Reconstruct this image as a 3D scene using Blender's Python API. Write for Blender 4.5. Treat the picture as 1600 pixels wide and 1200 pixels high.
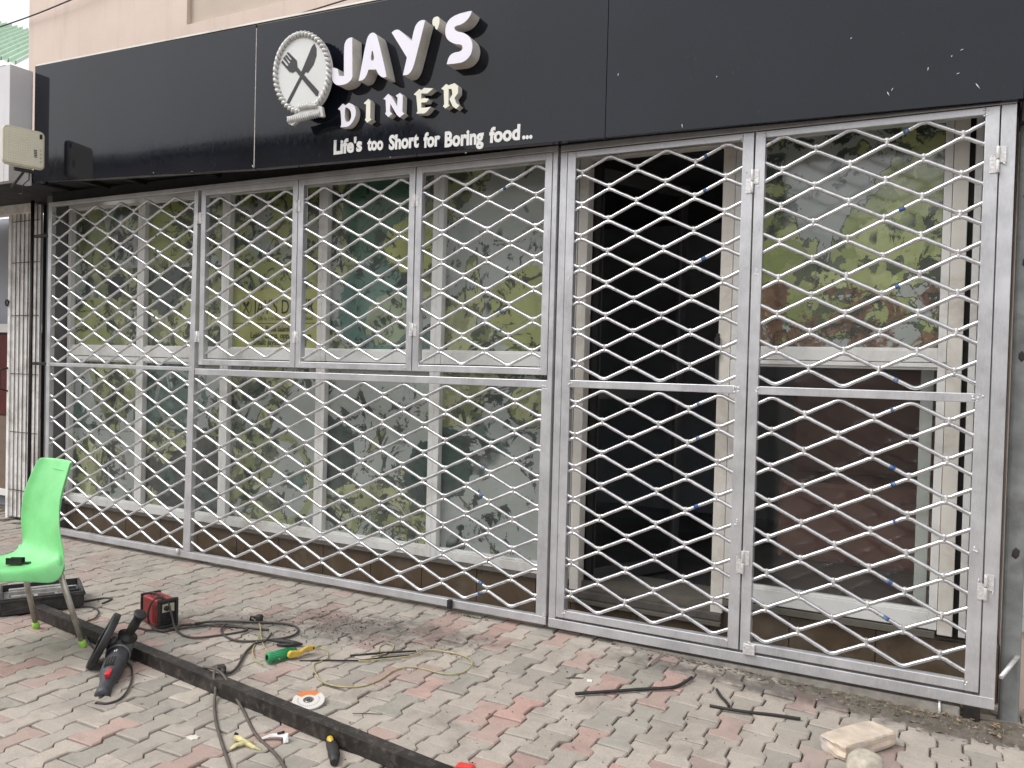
import bpy, bmesh, math, random
from math import pi, sin, cos, radians
from mathutils import Vector, Matrix
random.seed(7)
for o in list(bpy.data.objects): bpy.data.objects.remove(o)
S = bpy.context.scene
C = S.collection

# ------------------------------------------------------------------ camera
YAW, PIT, ROL, FPX = 0.486, -0.0207, 0.0256, 1290.0
CAM = Vector((0.0, -4.0209, 1.42))
_f = Vector((-sin(YAW)*cos(PIT), cos(YAW)*cos(PIT), sin(PIT)))
_r = Vector((cos(YAW), sin(YAW), 0)); _u = _r.cross(_f)
CR = _r*cos(ROL) + _u*sin(ROL); CU = _u*cos(ROL) - _r*sin(ROL); CF = _f
cd = bpy.data.cameras.new('camera'); cam = bpy.data.objects.new('camera', cd); C.objects.link(cam)
cd.sensor_width = 36; cd.lens = FPX/1600*36; cd.clip_start = .05; cd.clip_end = 1500
cam.matrix_world = Matrix(((CR.x, CU.x, -CF.x, CAM.x), (CR.y, CU.y, -CF.y, CAM.y), (CR.z, CU.z, -CF.z, CAM.z), (0, 0, 0, 1)))
S.camera = cam

# ------------------------------------------------------------------ light
SUN_EL, SUN_AZ = radians(48), radians(222)      # azimuth from +Y clockwise: from front left
w = bpy.data.worlds.new('World'); S.world = w; w.use_nodes = True
nt = w.node_tree; nt.nodes.clear()
out = nt.nodes.new('ShaderNodeOutputWorld'); bg = nt.nodes.new('ShaderNodeBackground')
sky = nt.nodes.new('ShaderNodeTexSky'); sky.sky_type = 'NISHITA'; sky.sun_disc = False
sky.sun_elevation = SUN_EL; sky.sun_rotation = SUN_AZ; sky.dust_density = 6; sky.air_density = 1.2; sky.ozone_density = 1.0
hs = nt.nodes.new('ShaderNodeHueSaturation'); hs.inputs['Saturation'].default_value = .14
mx = nt.nodes.new('ShaderNodeMix'); mx.data_type = 'RGBA'; mx.inputs[0].default_value = .72
mx.inputs[7].default_value = (9.9, 9.95, 10.3, 1)       # even cloud cover
nt.links.new(sky.outputs[0], hs.inputs['Color']); nt.links.new(hs.outputs[0], mx.inputs[6])
nt.links.new(mx.outputs[2], bg.inputs[0]); bg.inputs[1].default_value = .1
nt.links.new(bg.outputs[0], out.inputs[0])
sl = bpy.data.lights.new('sun', 'SUN'); sl.energy = 1.45; sl.angle = radians(34); sl.color = (1, .985, .96)
so = bpy.data.objects.new('sun', sl); C.objects.link(so)
sd = Vector((sin(SUN_AZ)*cos(SUN_EL), cos(SUN_AZ)*cos(SUN_EL), sin(SUN_EL)))
so.rotation_euler = sd.to_track_quat('Z', 'Y').to_euler()
S.view_settings.view_transform = 'Standard'; S.view_settings.look = 'None'; S.view_settings.gamma = 1
S.view_settings.exposure = 0.6
S.view_settings.use_curve_mapping = False
S.render.engine = 'CYCLES'

# ------------------------------------------------------------------ measuring: a sight line cut with a plane of the place
def _ray(u, v): return CF + CR*((u-800)/FPX) - CU*((v-600)/FPX)
def onY(u, v, Y=0.0):
    d = _ray(u, v); return CAM + d*((Y-CAM.y)/d.y)
def gp(u, v, z=0.0):
    d = _ray(u, v); return CAM + d*((z-CAM.z)/d.z)
def smooth(a, b, x):
    t = max(0, min(1, (x-a)/(b-a))); return t*t*(3-2*t)
def gz(x, y=0):                                  # the paving sinks a little towards the right-hand gate post
    return -0.045*smooth(-1.7, .25, x)
def pix(p):
    d = Vector(p)-CAM; z = d.dot(CF); return (800+FPX*d.dot(CR)/z, 600-FPX*d.dot(CU)/z, z)

# ------------------------------------------------------------------ materials
class NB:
    def __init__(s, name):
        s.m = bpy.data.materials.new(name); s.m.use_nodes = True; s.t = s.m.node_tree; s.t.nodes.clear()
        s.o = s.n('OutputMaterial'); s.b = s.n('BsdfPrincipled'); s.l(s.b.outputs[0], s.o.inputs[0])
    def n(s, k, **kw):
        x = s.t.nodes.new('ShaderNode'+k)
        for a, b in kw.items(): setattr(x, a, b)
        return x
    def l(s, a, b): s.t.links.new(a, b)
    def val(s, inp, v):
        if hasattr(v, 'is_linked') or hasattr(v, 'links'): s.l(v, inp)
        else: inp.default_value = v
    def coord(s, kind='Object', scale=1, off=(0, 0, 0)):
        if kind == 'World': c = s.n('NewGeometry').outputs['Position']
        else: c = s.n('TexCoord').outputs[kind]
        mp = s.n('Mapping'); s.l(c, mp.inputs[0])
        sc = scale if isinstance(scale, tuple) else (scale,)*3
        mp.inputs['Scale'].default_value = sc; mp.inputs['Location'].default_value = off
        return mp.outputs[0]
    def noise(s, vec, scale, detail=4, rough=.55, dist=0):
        x = s.n('TexNoise'); s.l(vec, x.inputs['Vector']); x.inputs['Scale'].default_value = scale
        x.inputs['Detail'].default_value = detail; x.inputs['Roughness'].default_value = rough; x.inputs['Distortion'].default_value = dist
        return x.outputs[0]
    def vor(s, vec, scale, feature='F1', out='Distance'):
        x = s.n('TexVoronoi', feature=feature); s.l(vec, x.inputs['Vector']); x.inputs['Scale'].default_value = scale
        return x.outputs[out]
    def ramp(s, fac, stops, interp='LINEAR'):
        x = s.n('ValToRGB'); s.l(fac, x.inputs[0]); cr = x.color_ramp; cr.interpolation = interp
        while len(cr.elements) < len(stops): cr.elements.new(.5)
        for e, (p, c) in zip(cr.elements, stops):
            e.position = p; e.color = (c, c, c, 1) if not isinstance(c, tuple) else (*c, 1)
        return x.outputs[0]
    def mix(s, f, a, b, mode='MIX'):
        x = s.n('Mix', data_type='RGBA', blend_type=mode)
        s.val(x.inputs[0], f)
        for i, v in ((6, a), (7, b)):
            if isinstance(v, tuple): x.inputs[i].default_value = (*v, 1)[:4]
            else: s.l(v, x.inputs[i])
        return x.outputs[2]
    def math(s, op, a, b=0.0, c=0.0):
        x = s.n('Math', operation=op)
        s.val(x.inputs[0], a); s.val(x.inputs[1], b); s.val(x.inputs[2], c)
        return x.outputs[0]
    def bump(s, h, strength=.3, dist=.01):
        x = s.n('Bump'); x.inputs['Strength'].default_value = strength; x.inputs['Distance'].default_value = dist
        s.l(h, x.inputs['Height']); s.l(x.outputs[0], s.b.inputs['Normal'])
    def done(s, col=None, rough=None, metal=None, **kw):
        if col is not None: s.val(s.b.inputs['Base Color'], (*col, 1) if isinstance(col, tuple) else col)
        if rough is not None: s.val(s.b.inputs['Roughness'], rough)
        if metal is not None: s.val(s.b.inputs['Metallic'], metal)
        for k, v in kw.items(): s.val(s.b.inputs[k.replace('_', ' ')], v)
        return s.m

def simple(name, col, rough=.6, metal=0, var=.12, scale=18, bump=.15, dirt=None, dirtamt=.5, coord='Object', **kw):
    b = NB(name); v = b.coord(coord)
    n = b.noise(v, scale, 5)
    lo = tuple(c*(1-var) for c in col); hi = tuple(min(1, c*(1+var)) for c in col)
    c = b.mix(b.ramp(n, [(.3, 0.0), (.7, 1.0)]), lo, hi)
    if dirt:
        d = b.noise(v, scale*.35, 7, .68, .4)
        c = b.mix(b.math('MULTIPLY', b.ramp(d, [(.48, 0.0), (.68, 1.0)]), dirtamt), c, dirt)
    if bump: b.bump(n, bump, .004)
    r = b.ramp(b.noise(v, scale*.6, 4), [(.3, max(0, rough-.08)), (.7, min(1, rough+.08))])
    return b.done(c, r, metal, **kw)

M = {}
# silver aluminium paint, brushed on by hand
b = NB('silver_paint'); v = b.coord('World')
n1 = b.noise(v, 7, 6, .6); n2 = b.noise(b.coord('World', (60, 60, 9)), 3, 4)
c = b.mix(b.ramp(n1, [(.3, 0.0), (.7, 1.0)]), (.46, .465, .485), (.63, .635, .655))
c = b.mix(b.math('MULTIPLY', b.ramp(n2, [(.45, 0.0), (.7, 1.0)]), .35), c, (.72, .71, .71))
d = b.noise(v, 30, 6, .7)
c = b.mix(b.math('MULTIPLY', b.ramp(d, [(.60, 0.0), (.72, 1.0)]), .30), c, (.25, .245, .245))
b.bump(n2, .25, .003)
M['silver'] = b.done(c, b.ramp(n1, [(.3, .30), (.7, .46)]), .55)
b = NB('silver_rod'); v = b.coord('World')
n1 = b.noise(v, 12, 5, .6)
c = b.mix(b.ramp(n1, [(.3, 0.0), (.7, 1.0)]), (.58, .585, .60), (.76, .765, .785))
c = b.mix(b.math('MULTIPLY', b.ramp(b.noise(v, 46, 7, .75), [(.56, 0.0), (.68, 1.0)]), .6), c, (.17, .16, .15))
b.bump(b.noise(v, 240, 3), .3, .001)
M['rod'] = b.done(c, b.ramp(n1, [(.3, .22), (.7, .34)]), .88)
M['weld'] = simple('silver_weld_bead', (.66, .65, .645), .40, .45, .2, 90, .6)
M['collar'] = simple('welded_collar', (.62, .61, .6), .40, .45, .3, 130, .8, dirt=(.05, .045, .04), dirtamt=.9, coord='World')
M['blue'] = simple('blue_marking', (.035, .10, .27), .5, .1, .4, 90, .1, dirt=(.4, .4, .42), dirtamt=.7, coord='World')
M['steel_dark'] = simple('dark_steel', (.028, .027, .027), .5, .5, .4, 25, .4, dirt=(.12, .075, .045), dirtamt=.35)
# black composite sign cladding
b = NB('black_cladding'); v = b.coord('World')
n1 = b.noise(v, 1.1, 3); sc = b.noise(b.coord('World', (3, 3, 1.0)), 26, 8, .75, .2)
c = b.mix(b.ramp(n1, [(.3, 0.0), (.7, 1.0)]), (.0045, .0055, .0095), (.0085, .0105, .017))
c = b.mix(b.math('MULTIPLY', b.ramp(sc, [(.62, 0.0), (.80, 1.0)]), .35), c, (.16, .15, .14))
b.bump(b.noise(v, 1.6, 2), .05, .03)
M['cladding'] = b.done(c, b.ramp(sc, [(.4, .035), (.7, .12)]), 0.0, Specular_IOR_Level=.40)
M['under'] = simple('soffit_black', (.02, .02, .022), .7, 0, .3, 10, .2)
# peach render
b = NB('peach_render'); v = b.coord('World')
n1 = b.noise(v, .9, 6, .6); st = b.noise(b.coord('World', (5, 5, .5)), 2.2, 5, .6)
c = b.mix(b.ramp(n1, [(.3, 0.0), (.7, 1.0)]), (.60, .475, .40), (.70, .58, .505))
c = b.mix(b.math('MULTIPLY', b.ramp(st, [(.52, 0.0), (.72, 1.0)]), .3), c, (.42, .34, .29))
cr = b.math('ABSOLUTE', b.math('SUBTRACT', b.noise(v, .8, 6, .6, .5), .5)); 
b.bump(b.noise(v, 55, 4), .25, .004)
M['peach'] = b.done(c, .85)
M['shaded_beige'] = simple('recess_shade_beige', (.50, .42, .35), .85, 0, .08, 3, .2)  # recess shade put into the colour, darker than the peach wall
M['alu_white'] = simple('powder_coated_frame', (.74, .74, .72), .42, 0, .05, 6, .05, dirt=(.30, .26, .21), dirtamt=.55)
M['alu_cream'] = simple('cream_door_frame', (.72, .69, .63), .5, 0, .06, 6, .1, dirt=(.28, .22, .16), dirtamt=.6)
b = NB('brown_tile'); v = b.coord('World')
n1 = b.noise(v, 6, 6, .6, .3)
oi = b.n('ObjectInfo').outputs['Random']
c = b.mix(b.ramp(n1, [(.3, 0.0), (.7, 1.0)]), (.075, .050, .031), (.125, .086, .055))
c = b.mix(b.math('MULTIPLY', oi, .35), c, (.14, .11, .08))
c = b.mix(b.math('MULTIPLY', b.ramp(b.noise(v, 2.4, 7, .7), [(.5, 0.0), (.7, 1.0)]), .4), c, (.26, .23, .19))
M['tile'] = b.done(c, b.ramp(n1, [(.3, .22), (.7, .42)]))
M['grout'] = simple('grout_mortar', (.13, .12, .10), .95)
M['concrete'] = simple('rough_concrete', (.27, .25, .225), .95, 0, .25, 20, .6, dirt=(.12, .11, .09), coord='World')
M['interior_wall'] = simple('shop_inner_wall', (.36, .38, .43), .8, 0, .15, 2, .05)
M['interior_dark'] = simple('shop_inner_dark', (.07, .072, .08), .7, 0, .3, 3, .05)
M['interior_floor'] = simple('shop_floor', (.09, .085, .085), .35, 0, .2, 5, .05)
M['booth_red'] = simple('booth_red_vinyl', (.34, .13, .10), .4, 0, .3, 4, .2)
M['booth_brown'] = simple('booth_brown_wood', (.24, .11, .06), .5, 0, .3, 7, .1)
M['interior_light'] = simple('pale_cabinet', (.42, .43, .44), .5, 0, .1, 4, .1)
M['black_rubber'] = simple('black_rubber', (.022, .021, .020), .6, 0, .3, 40, .2)
M['black_gap'] = simple('plain_black', (.012, .012, .012), .7)
# glass: a thin pane that reflects by angle and lets the rest through
b = NB('window_glass'); b.t.nodes.remove(b.b)
gl = b.n('BsdfGlossy'); gl.inputs['Roughness'].default_value = .14
tr = b.n('BsdfTransparent'); tr.inputs[0].default_value = (.90, .92, .91, 1)
fr = b.n('LayerWeight'); fr.inputs[0].default_value = .5
ms = b.n('MixShader'); b.l(b.math('ADD', b.math('MULTIPLY', b.math('POWER', fr.outputs['Facing'], 5), .9), .06), ms.inputs[0]); b.l(tr.outputs[0], ms.inputs[1]); b.l(gl.outputs[0], ms.inputs[2])
b.l(ms.outputs[0], b.o.inputs[0]); M['glass'] = b.m

M['sign_white'] = simple('sign_acrylic_lilac_white', (.74, .72, .80), .35, 0, .03, 5, .02)
M['sign_side'] = simple('sign_return_cream', (.58, .56, .52), .45, 0, .08, 12, .05, dirt=(.3, .27, .22), dirtamt=.5)
M['sign_cream'] = simple('sign_acrylic_cream', (.72, .71, .60), .4, 0, .05, 8, .02)
M['vinyl'] = simple('tagline_vinyl_white', (.66, .66, .64), .5, 0, .08, 20, .0)
M['badge'] = simple('badge_grey_white', (.60, .61, .60), .45, 0, .05, 6, .05)
M['badge_rope'] = simple('badge_rope_grey', (.56, .56, .54), .35, .1, .12, 20, .1)
M['black_print'] = simple('black_lettering', (.012, .012, .014), .5, 0, .1, 20, 0)

# concrete pavers: three pigments, with dirt, sand film and a burnt patch where the welding was done
def paver_mat(name, a, bcol, seed):
    b = NB(name); v = b.coord('World', 1, (seed, 0, 0)); pos = b.n('NewGeometry').outputs['Position']
    oi = b.n('ObjectInfo').outputs['Random']
    wv = b.n('TexWhiteNoise', noise_dimensions='3D')
    sn = b.n('VectorMath', operation='SNAP'); b.l(pos, sn.inputs[0]); sn.inputs[1].default_value = (.111, .2225, 5)
    b.l(sn.outputs[0], wv.inputs['Vector'])
    n1 = b.noise(v, 9, 8, .7); n2 = b.noise(v, 150, 4, .7); n3 = b.noise(v, 1.3, 5, .6)
    c = b.mix(b.ramp(n1, [(.28, 0.0), (.72, 1.0)]), a, bcol)
    c = b.mix(b.math('MULTIPLY', oi, .5), c, (.30, .27, .235))
    wn = b.math('FRACT', b.math('MULTIPLY', oi, 17.3)); c = b.mix(b.math('MULTIPLY', b.math('POWER', wn, 3), .4), c, (.17, .155, .135))
    c = b.mix(b.math('MULTIPLY', b.ramp(n2, [(.35, 1.0), (.62, 0.0)]), .35), c, (.15, .13, .115))
    c = b.mix(b.math('MULTIPLY', b.ramp(n2, [(.62, 0.0), (.78, 1.0)]), .4), c, (.50, .48, .44))
    c = b.mix(b.math('MULTIPLY', b.ramp(n3, [(.42, 0.0), (.66, 1.0)]), .45), c, (.37, .335, .295))
    dk = b.noise(v, 3.4, 7, .72, .6)
    c = b.mix(b.math('MULTIPLY', b.ramp(dk, [(.50, 0.0), (.66, 1.0)]), .40), c, (.15, .13, .115))
    # soot stain, its own shape on the ground
    def spot(cx, cy, rx, ry, amt):
        mp = b.n('Mapping', vector_type='POINT'); b.l(pos, mp.inputs[0])
        mp.inputs['Location'].default_value = (-cx/rx, -cy/ry, 0); mp.inputs['Scale'].default_value = (1/rx, 1/ry, 0)
        ln = b.n('VectorMath', operation='LENGTH'); b.l(mp.outputs[0], ln.inputs[0])
        q = b.math('ADD', ln.outputs['Value'], b.math('MULTIPLY', b.math('SUBTRACT', b.noise(v, 11, 7, .75), .5), 2.4))
        return b.math('MULTIPLY', b.ramp(q, [(.25, 1.0), (.95, 0.0)]), amt)
    for sp in ((-2.75, -.50, .75, .30, .6), (-2.35, -.34, .6, .18, .5), (-3.3, -.75, .5, .2, .5), (-3.1, -1.3, .9, .12, .35), (-.5, -.12, 1.2, .14, .75), (-4.6, -1.2, .6, .2, .45)):
        c = b.mix(spot(*sp), c, (.060, .052, .046))
    hb = b.math('ADD', b.math('MULTIPLY', n2, .5), b.math('MULTIPLY', n1, .8))
    b.bump(hb, .55, .006)
    return b.done(c, b.ramp(n1, [(.3, .75), (.7, .95)]))
M['paver_sand'] = paver_mat('paver_sand_grey', (.36, .315, .268), (.55, .48, .405), 0)
M['paver_grey'] = paver_mat('paver_green_grey', (.275, .262, .225), (.39, .365, .31), 3)
M['paver_pink'] = paver_mat('paver_faded_red', (.39, .235, .20), (.53, .345, .295), 7)
b = NB('joint_soil'); v = b.coord('World')
n1 = b.noise(v, 14, 8, .7)
c = b.mix(b.ramp(n1, [(.3, 0.0), (.7, 1.0)]), (.075, .064, .052), (.18, .155, .125))
b.bump(n1, .8, .02); M['soil'] = b.done(c, .95)

# printed window posters: cut-outs of salad and vegetables on grey, posterised with ragged edges
def poster_mat(name, seed, leafa=(.27, .29, .125), leafb=(.62, .61, .33), base=(.62, .62, .615), dark=(.028, .045, .040), teal=(.05, .11, .095), leafamt=.5, tealamt=.35, discs=(), warm=None):
    b = NB(name); v = b.coord('Object', 1, (seed*3.7, seed*1.9, seed*5.1)); raw = b.n('TexCoord').outputs['Object']
    warp = b.noise(v, 5, 6, .7)
    n1 = b.noise(v, 1.9, 6, .62, .7); n2 = b.noise(v, 3.6, 5, .6, 1.2); n3 = b.noise(v, 2.0, 3, .5, .4); n4 = b.noise(v, 15, 5, .65, .8)
    c = b.mix(b.ramp(n3, [(.3, 0.0), (.7, 1.0)]), base, tuple(x*.78 for x in base))
    tm = b.ramp(b.noise(v, 1.7, 5, .6, 1.2), [(.61-tealamt*.12, 0.0), (.62-tealamt*.12, 1.0)])
    tealc = b.mix(b.ramp(n4, [(.3, 0.0), (.7, 1.0)]), teal, tuple(x*2.1 for x in teal))
    c = b.mix(b.math('MULTIPLY', tm, .85), c, tealc)
    nz_ = b.n('TexNoise'); b.l(v, nz_.inputs['Vector']); nz_.inputs['Scale'].default_value = 7; nz_.inputs['Detail'].default_value = 6; nz_.inputs['Roughness'].default_value = .7
    sb_ = b.n('VectorMath', operation='MULTIPLY_ADD'); b.l(nz_.outputs['Color'], sb_.inputs[0]); sb_.inputs[1].default_value = (.26, .26, .26); b.l(v, sb_.inputs[2])
    vo_ = b.n('TexVoronoi'); b.l(sb_.outputs[0], vo_.inputs['Vector']); vo_.inputs['Scale'].default_value = 11.5
    cell = b.n('SeparateXYZ'); b.l(vo_.outputs['Color'], cell.inputs[0]); cellv = cell.outputs[0]
    leaf = b.mix(b.ramp(n2, [(.38, 0.0), (.455, .35), (.50, .6), (.58, 1.0)]), leafa, leafb)
    leaf = b.mix(b.math('MULTIPLY', b.ramp(n4, [(.42, 1.0), (.5, 0.0)]), .5), leaf, tuple(x*.55 for x in leafa))
    lc = b.ramp(cellv, [(.0, tuple(x*1.5 for x in dark)), (.22, leafa), (.45, tuple((x+y)/2 for x, y in zip(leafa, leafb))), (.66, leafb), (.88, tuple(min(.8, x*1.12+.04) for x in leafb))], 'CONSTANT')
    leaf = b.mix(.78, leaf, lc)
    lm = b.ramp(n1, [(.568-leafamt*.12, 0.0), (.575-leafamt*.12, 1.0)])
    c = b.mix(lm, c, leaf)
    sx = b.n('SeparateXYZ'); b.l(raw, sx.inputs[0])
    for (cx, cz, r, col, ring) in discs:
        dx = b.math('SUBTRACT', sx.outputs[0], cx); dz = b.math('SUBTRACT', sx.outputs[2], cz)
        dd = b.math('SQRT', b.math('ADD', b.math('MULTIPLY', dx, dx), b.math('MULTIPLY', dz, dz)))
        dd = b.math('ADD', dd, b.math('MULTIPLY', b.math('SUBTRACT', warp, .5), .10 if ring else .22))
        mk = b.math('LESS_THAN', dd, r)
        if ring: mk = b.math('MULTIPLY', mk, b.math('GREATER_THAN', dd, r-ring))
        cc = b.mix(b.ramp(n2, [(.35, 0.0), (.6, 1.0)]), tuple(x*.72 for x in col), col)
        c = b.mix(mk, c, cc)
    if warm:
        wm = b.math('MULTIPLY', b.ramp(b.noise(v, 3.3, 6, .7, 1), [(.46, 0.0), (.49, 1.0)]), b.math('LESS_THAN', b.math('ADD', sx.outputs[2], b.math('MULTIPLY', warp, .5)), warm))
        c = b.mix(wm, c, b.mix(b.ramp(n4, [(.35, 0.0), (.6, 1.0)]), (.13, .045, .025), (.34, .16, .09)))
    fr1 = b.noise(v, 5.2, 6, .70, 1.4); fr2 = b.noise(v, 2.3, 3, .5)
    fm = b.math('MULTIPLY', b.ramp(fr1, [(.545, 0.0), (.555, 1.0)]), b.ramp(fr2, [(.42, 0.0), (.47, 1.0)]))
    c = b.mix(b.math('MULTIPLY', fm, .93), c, dark)
    edge = b.math('ABSOLUTE', b.math('SUBTRACT', n1, .571-leafamt*.12))
    c = b.mix(b.math('MULTIPLY', b.math('LESS_THAN', edge, .008), .8), c, dark)
    c = b.mix(b.math('MULTIPLY', b.ramp(b.noise(b.coord('Object', (6, 6, 1)), 1.3, 5), [(.4, 0.0), (.7, 1.0)]), .10), c, (.4, .4, .38))
    hsv = b.n('HueSaturation'); hsv.inputs['Saturation'].default_value = .88; b.l(c, hsv.inputs['Color']); c = hsv.outputs[0]
    return b.done(c, .45)

# ------------------------------------------------------------------ mesh helpers
def link(o, parent=None):
    C.objects.link(o)
    if parent is not None: o.parent = parent
    return o
class MB:
    """collects simple solids into one mesh; mat index per face"""
    def __init__(s): s.v = []; s.f = []; s.mi = []; s.sm = []
    def add(s, vs, fs, mi=0, sm=False, X=None):
        o = len(s.v); s.v += [tuple(X @ Vector(p)) if X else tuple(p) for p in vs]
        for f in fs: s.f.append([i+o for i in f]); s.mi.append(mi); s.sm.append(sm)
        return s
    def box(s, x0, x1, y0, y1, z0, z1, mi=0, X=None):
        if x0 > x1: x0, x1 = x1, x0
        if y0 > y1: y0, y1 = y1, y0
        if z0 > z1: z0, z1 = z1, z0
        vs = [(x, y, z) for z in (z0, z1) for y in (y0, y1) for x in (x0, x1)]
        return s.add(vs, [(0, 2, 3, 1), (4, 5, 7, 6), (0, 1, 5, 4), (2, 6, 7, 3), (0, 4, 6, 2), (1, 3, 7, 5)], mi, False, X)
    def tube(s, path, r, n=8, mi=0, cap=True, X=None, up=None):
        P = [Vector(p) for p in path]; vs = []; fs = []
        R = r if isinstance(r, (list, tuple)) else [r]*len(P)
        ref = Vector(up) if up else None
        prev = None
        for i, p in enumerate(P):
            t = (P[min(i+1, len(P)-1)]-P[max(i-1, 0)]).normalized()
            if prev is None:
                a = ref if ref else (Vector((0, 0, 1)) if abs(t.z) < .9 else Vector((1, 0, 0)))
            else: a = prev
            a = (a - t*a.dot(t))
            a = a.normalized() if a.length > 1e-6 else t.orthogonal().normalized()
            prev = a; bb = t.cross(a)
            k = 1.0
            if 0 < i < len(P)-1:
                d1 = (P[i]-P[i-1]).normalized(); d2 = (P[i+1]-P[i]).normalized()
                k = 1/max(.6, math.sqrt(max(0, (1+d1.dot(d2))/2)))
            for j in range(n):
                q = 2*pi*j/n; vs.append(p+(a*cos(q)+bb*sin(q))*R[i]*(k if k < 1.3 else 1.3))
        for i in range(len(P)-1):
            for j in range(n):
                fs.append((i*n+j, i*n+(j+1) % n, (i+1)*n+(j+1) % n, (i+1)*n+j))
        s.add(vs, fs, mi, True, X)
        if cap: s.add(vs[:n], [tuple(range(n))[::-1]], mi, False, X); s.add(vs[-n:], [tuple(range(n))], mi, False, X)
        return s
    def prism(s, pts, y0, y1, mi=0, X=None, mis=None):
        """outline in x,z ; extruded along y"""
        n = len(pts); a = [(p[0], y0, p[1]) for p in pts]; b2 = [(p[0], y1, p[1]) for p in pts]
        s.add(a+b2, [tuple(range(n))], mi, False, X)
        s.add(a+b2, [tuple(range(2*n-1, n-1, -1))], mi, False, X)
        s.add(a+b2, [(i, i+n, (i+1) % n+n, (i+1) % n) for i in range(n)], mi if mis is None else mis, False, X)
        return s
    def lathe(s, prof, n=20, mi=0, X=None, sm=True):
        """profile of (r, h) round the z axis"""
        vs = []; fs = []
        for (r, h) in prof:
            for j in range(n):
                q = 2*pi*j/n; vs.append((r*cos(q), r*sin(q), h))
        for i in range(len(prof)-1):
            for j in range(n): fs.append((i*n+j, i*n+(j+1) % n, (i+1)*n+(j+1) % n, (i+1)*n+j))
        return s.add(vs, fs, mi, sm, X)
    def blob(s, c, r, mi=0, jit=.25, sub=1, sq=(1, 1, 1)):
        bm = bmesh.new(); bmesh.ops.create_icosphere(bm, subdivisions=sub, radius=1)
        vs = []
        for v in bm.verts:
            k = 1+random.uniform(-jit, jit); vs.append((c[0]+v.co.x*r*k*sq[0], c[1]+v.co.y*r*k*sq[1], c[2]+v.co.z*r*k*sq[2]))
        s.add(vs, [[v.index for v in f.verts] for f in bm.faces], mi, jit < .12); bm.free(); return s
    def mesh(s, name, mats):
        me = bpy.data.meshes.new(name); me.from_pydata(s.v, [], s.f); me.validate()
        for m in (mats if isinstance(mats, (list, tuple)) else [mats]): me.materials.append(m)
        if len(me.polygons) == len(s.f):
            me.polygons.foreach_set('material_index', s.mi); me.polygons.foreach_set('use_smooth', s.sm)
        me.update(); return me
    def build(s, name, mats, parent=None, bevel=0, kind=None, seg=2, loc=None):
        me = s.mesh(name, mats); o = bpy.data.objects.new(name, me); link(o, parent)
        if loc is not None: o.location = loc
        bm = bmesh.new(); bm.from_mesh(me); bmesh.ops.remove_doubles(bm, verts=bm.verts, dist=1e-5); bmesh.ops.recalc_face_normals(bm, faces=bm.faces); bm.to_mesh(me); bm.free()
        if bevel:
            mo = o.modifiers.new('bevel', 'BEVEL'); mo.width = bevel; mo.segments = seg; mo.limit_method = 'ANGLE'; mo.angle_limit = radians(40)
        if kind: o['kind'] = kind
        return o
def tag(o, label, cat, group=None, kind=None):
    o['label'] = label; o['category'] = cat
    if group: o['group'] = group
    if kind: o['kind'] = kind
    return o
def thing(name, label, cat, loc=(0, 0, 0), group=None, rot=None):
    o = bpy.data.objects.new(name, None); o.empty_display_size = .1; C.objects.link(o); o.location = loc
    if rot is not None: o.rotation_euler = rot
    return tag(o, label, cat, group)
def struct(name, mb, m, **kw):
    return mb.build(name, m, kind='structure', **kw)
def curve_solid(loops, half, bevel=0.0, res=1):
    """closed 2-D loops (holes allowed) -> solid mesh; lies in x,y, thickness +-half on z"""
    cu = bpy.data.curves.new('c', 'CURVE'); cu.dimensions = '2D'; cu.fill_mode = 'BOTH'; cu.extrude = half; cu.bevel_depth = bevel; cu.bevel_resolution = 1
    if bevel: cu.offset = -bevel
    for lp in loops:
        sp = cu.splines.new('POLY'); sp.points.add(len(lp)-1)
        for p, q in zip(sp.points, lp): p.co = (q[0], q[1], 0, 1)
        sp.use_cyclic_u = True
    return curve_to_mesh(cu)
def curve_to_mesh(cu):
    o = bpy.data.objects.new('t', cu); C.objects.link(o)
    dg = bpy.context.evaluated_depsgraph_get(); dg.update()
    me = bpy.data.meshes.new_from_object(o.evaluated_get(dg)); bpy.data.objects.remove(o); bpy.data.curves.remove(cu)
    return me
def text_mesh(body, half=.001, off=0.0, align='LEFT', spacing=1.0):
    cu = bpy.data.curves.new('c', 'FONT'); cu.body = body; cu.size = 1; cu.extrude = half; cu.offset = off; cu.align_x = align; cu.space_character = spacing
    cu.resolution_u = 3
    return curve_to_mesh(cu)
def rounded(pts, it=2, keep=()):
    """Chaikin corner cutting, keeping the listed corner indices sharp"""
    pts = [Vector((p[0], p[1])) for p in pts]; kp = [i in keep for i in range(len(pts))]
    for _ in range(it):
        q = []; k2 = []
        n = len(pts)
        for i in range(n):
            a, c, d = pts[i-1], pts[i], pts[(i+1) % n]
            if kp[i]: q.append(c); k2.append(True)
            else: q += [c.lerp(a, .25), c.lerp(d, .25)]; k2 += [False, False]
        pts, kp = q, k2
    return [(p.x, p.y) for p in pts]

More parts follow.
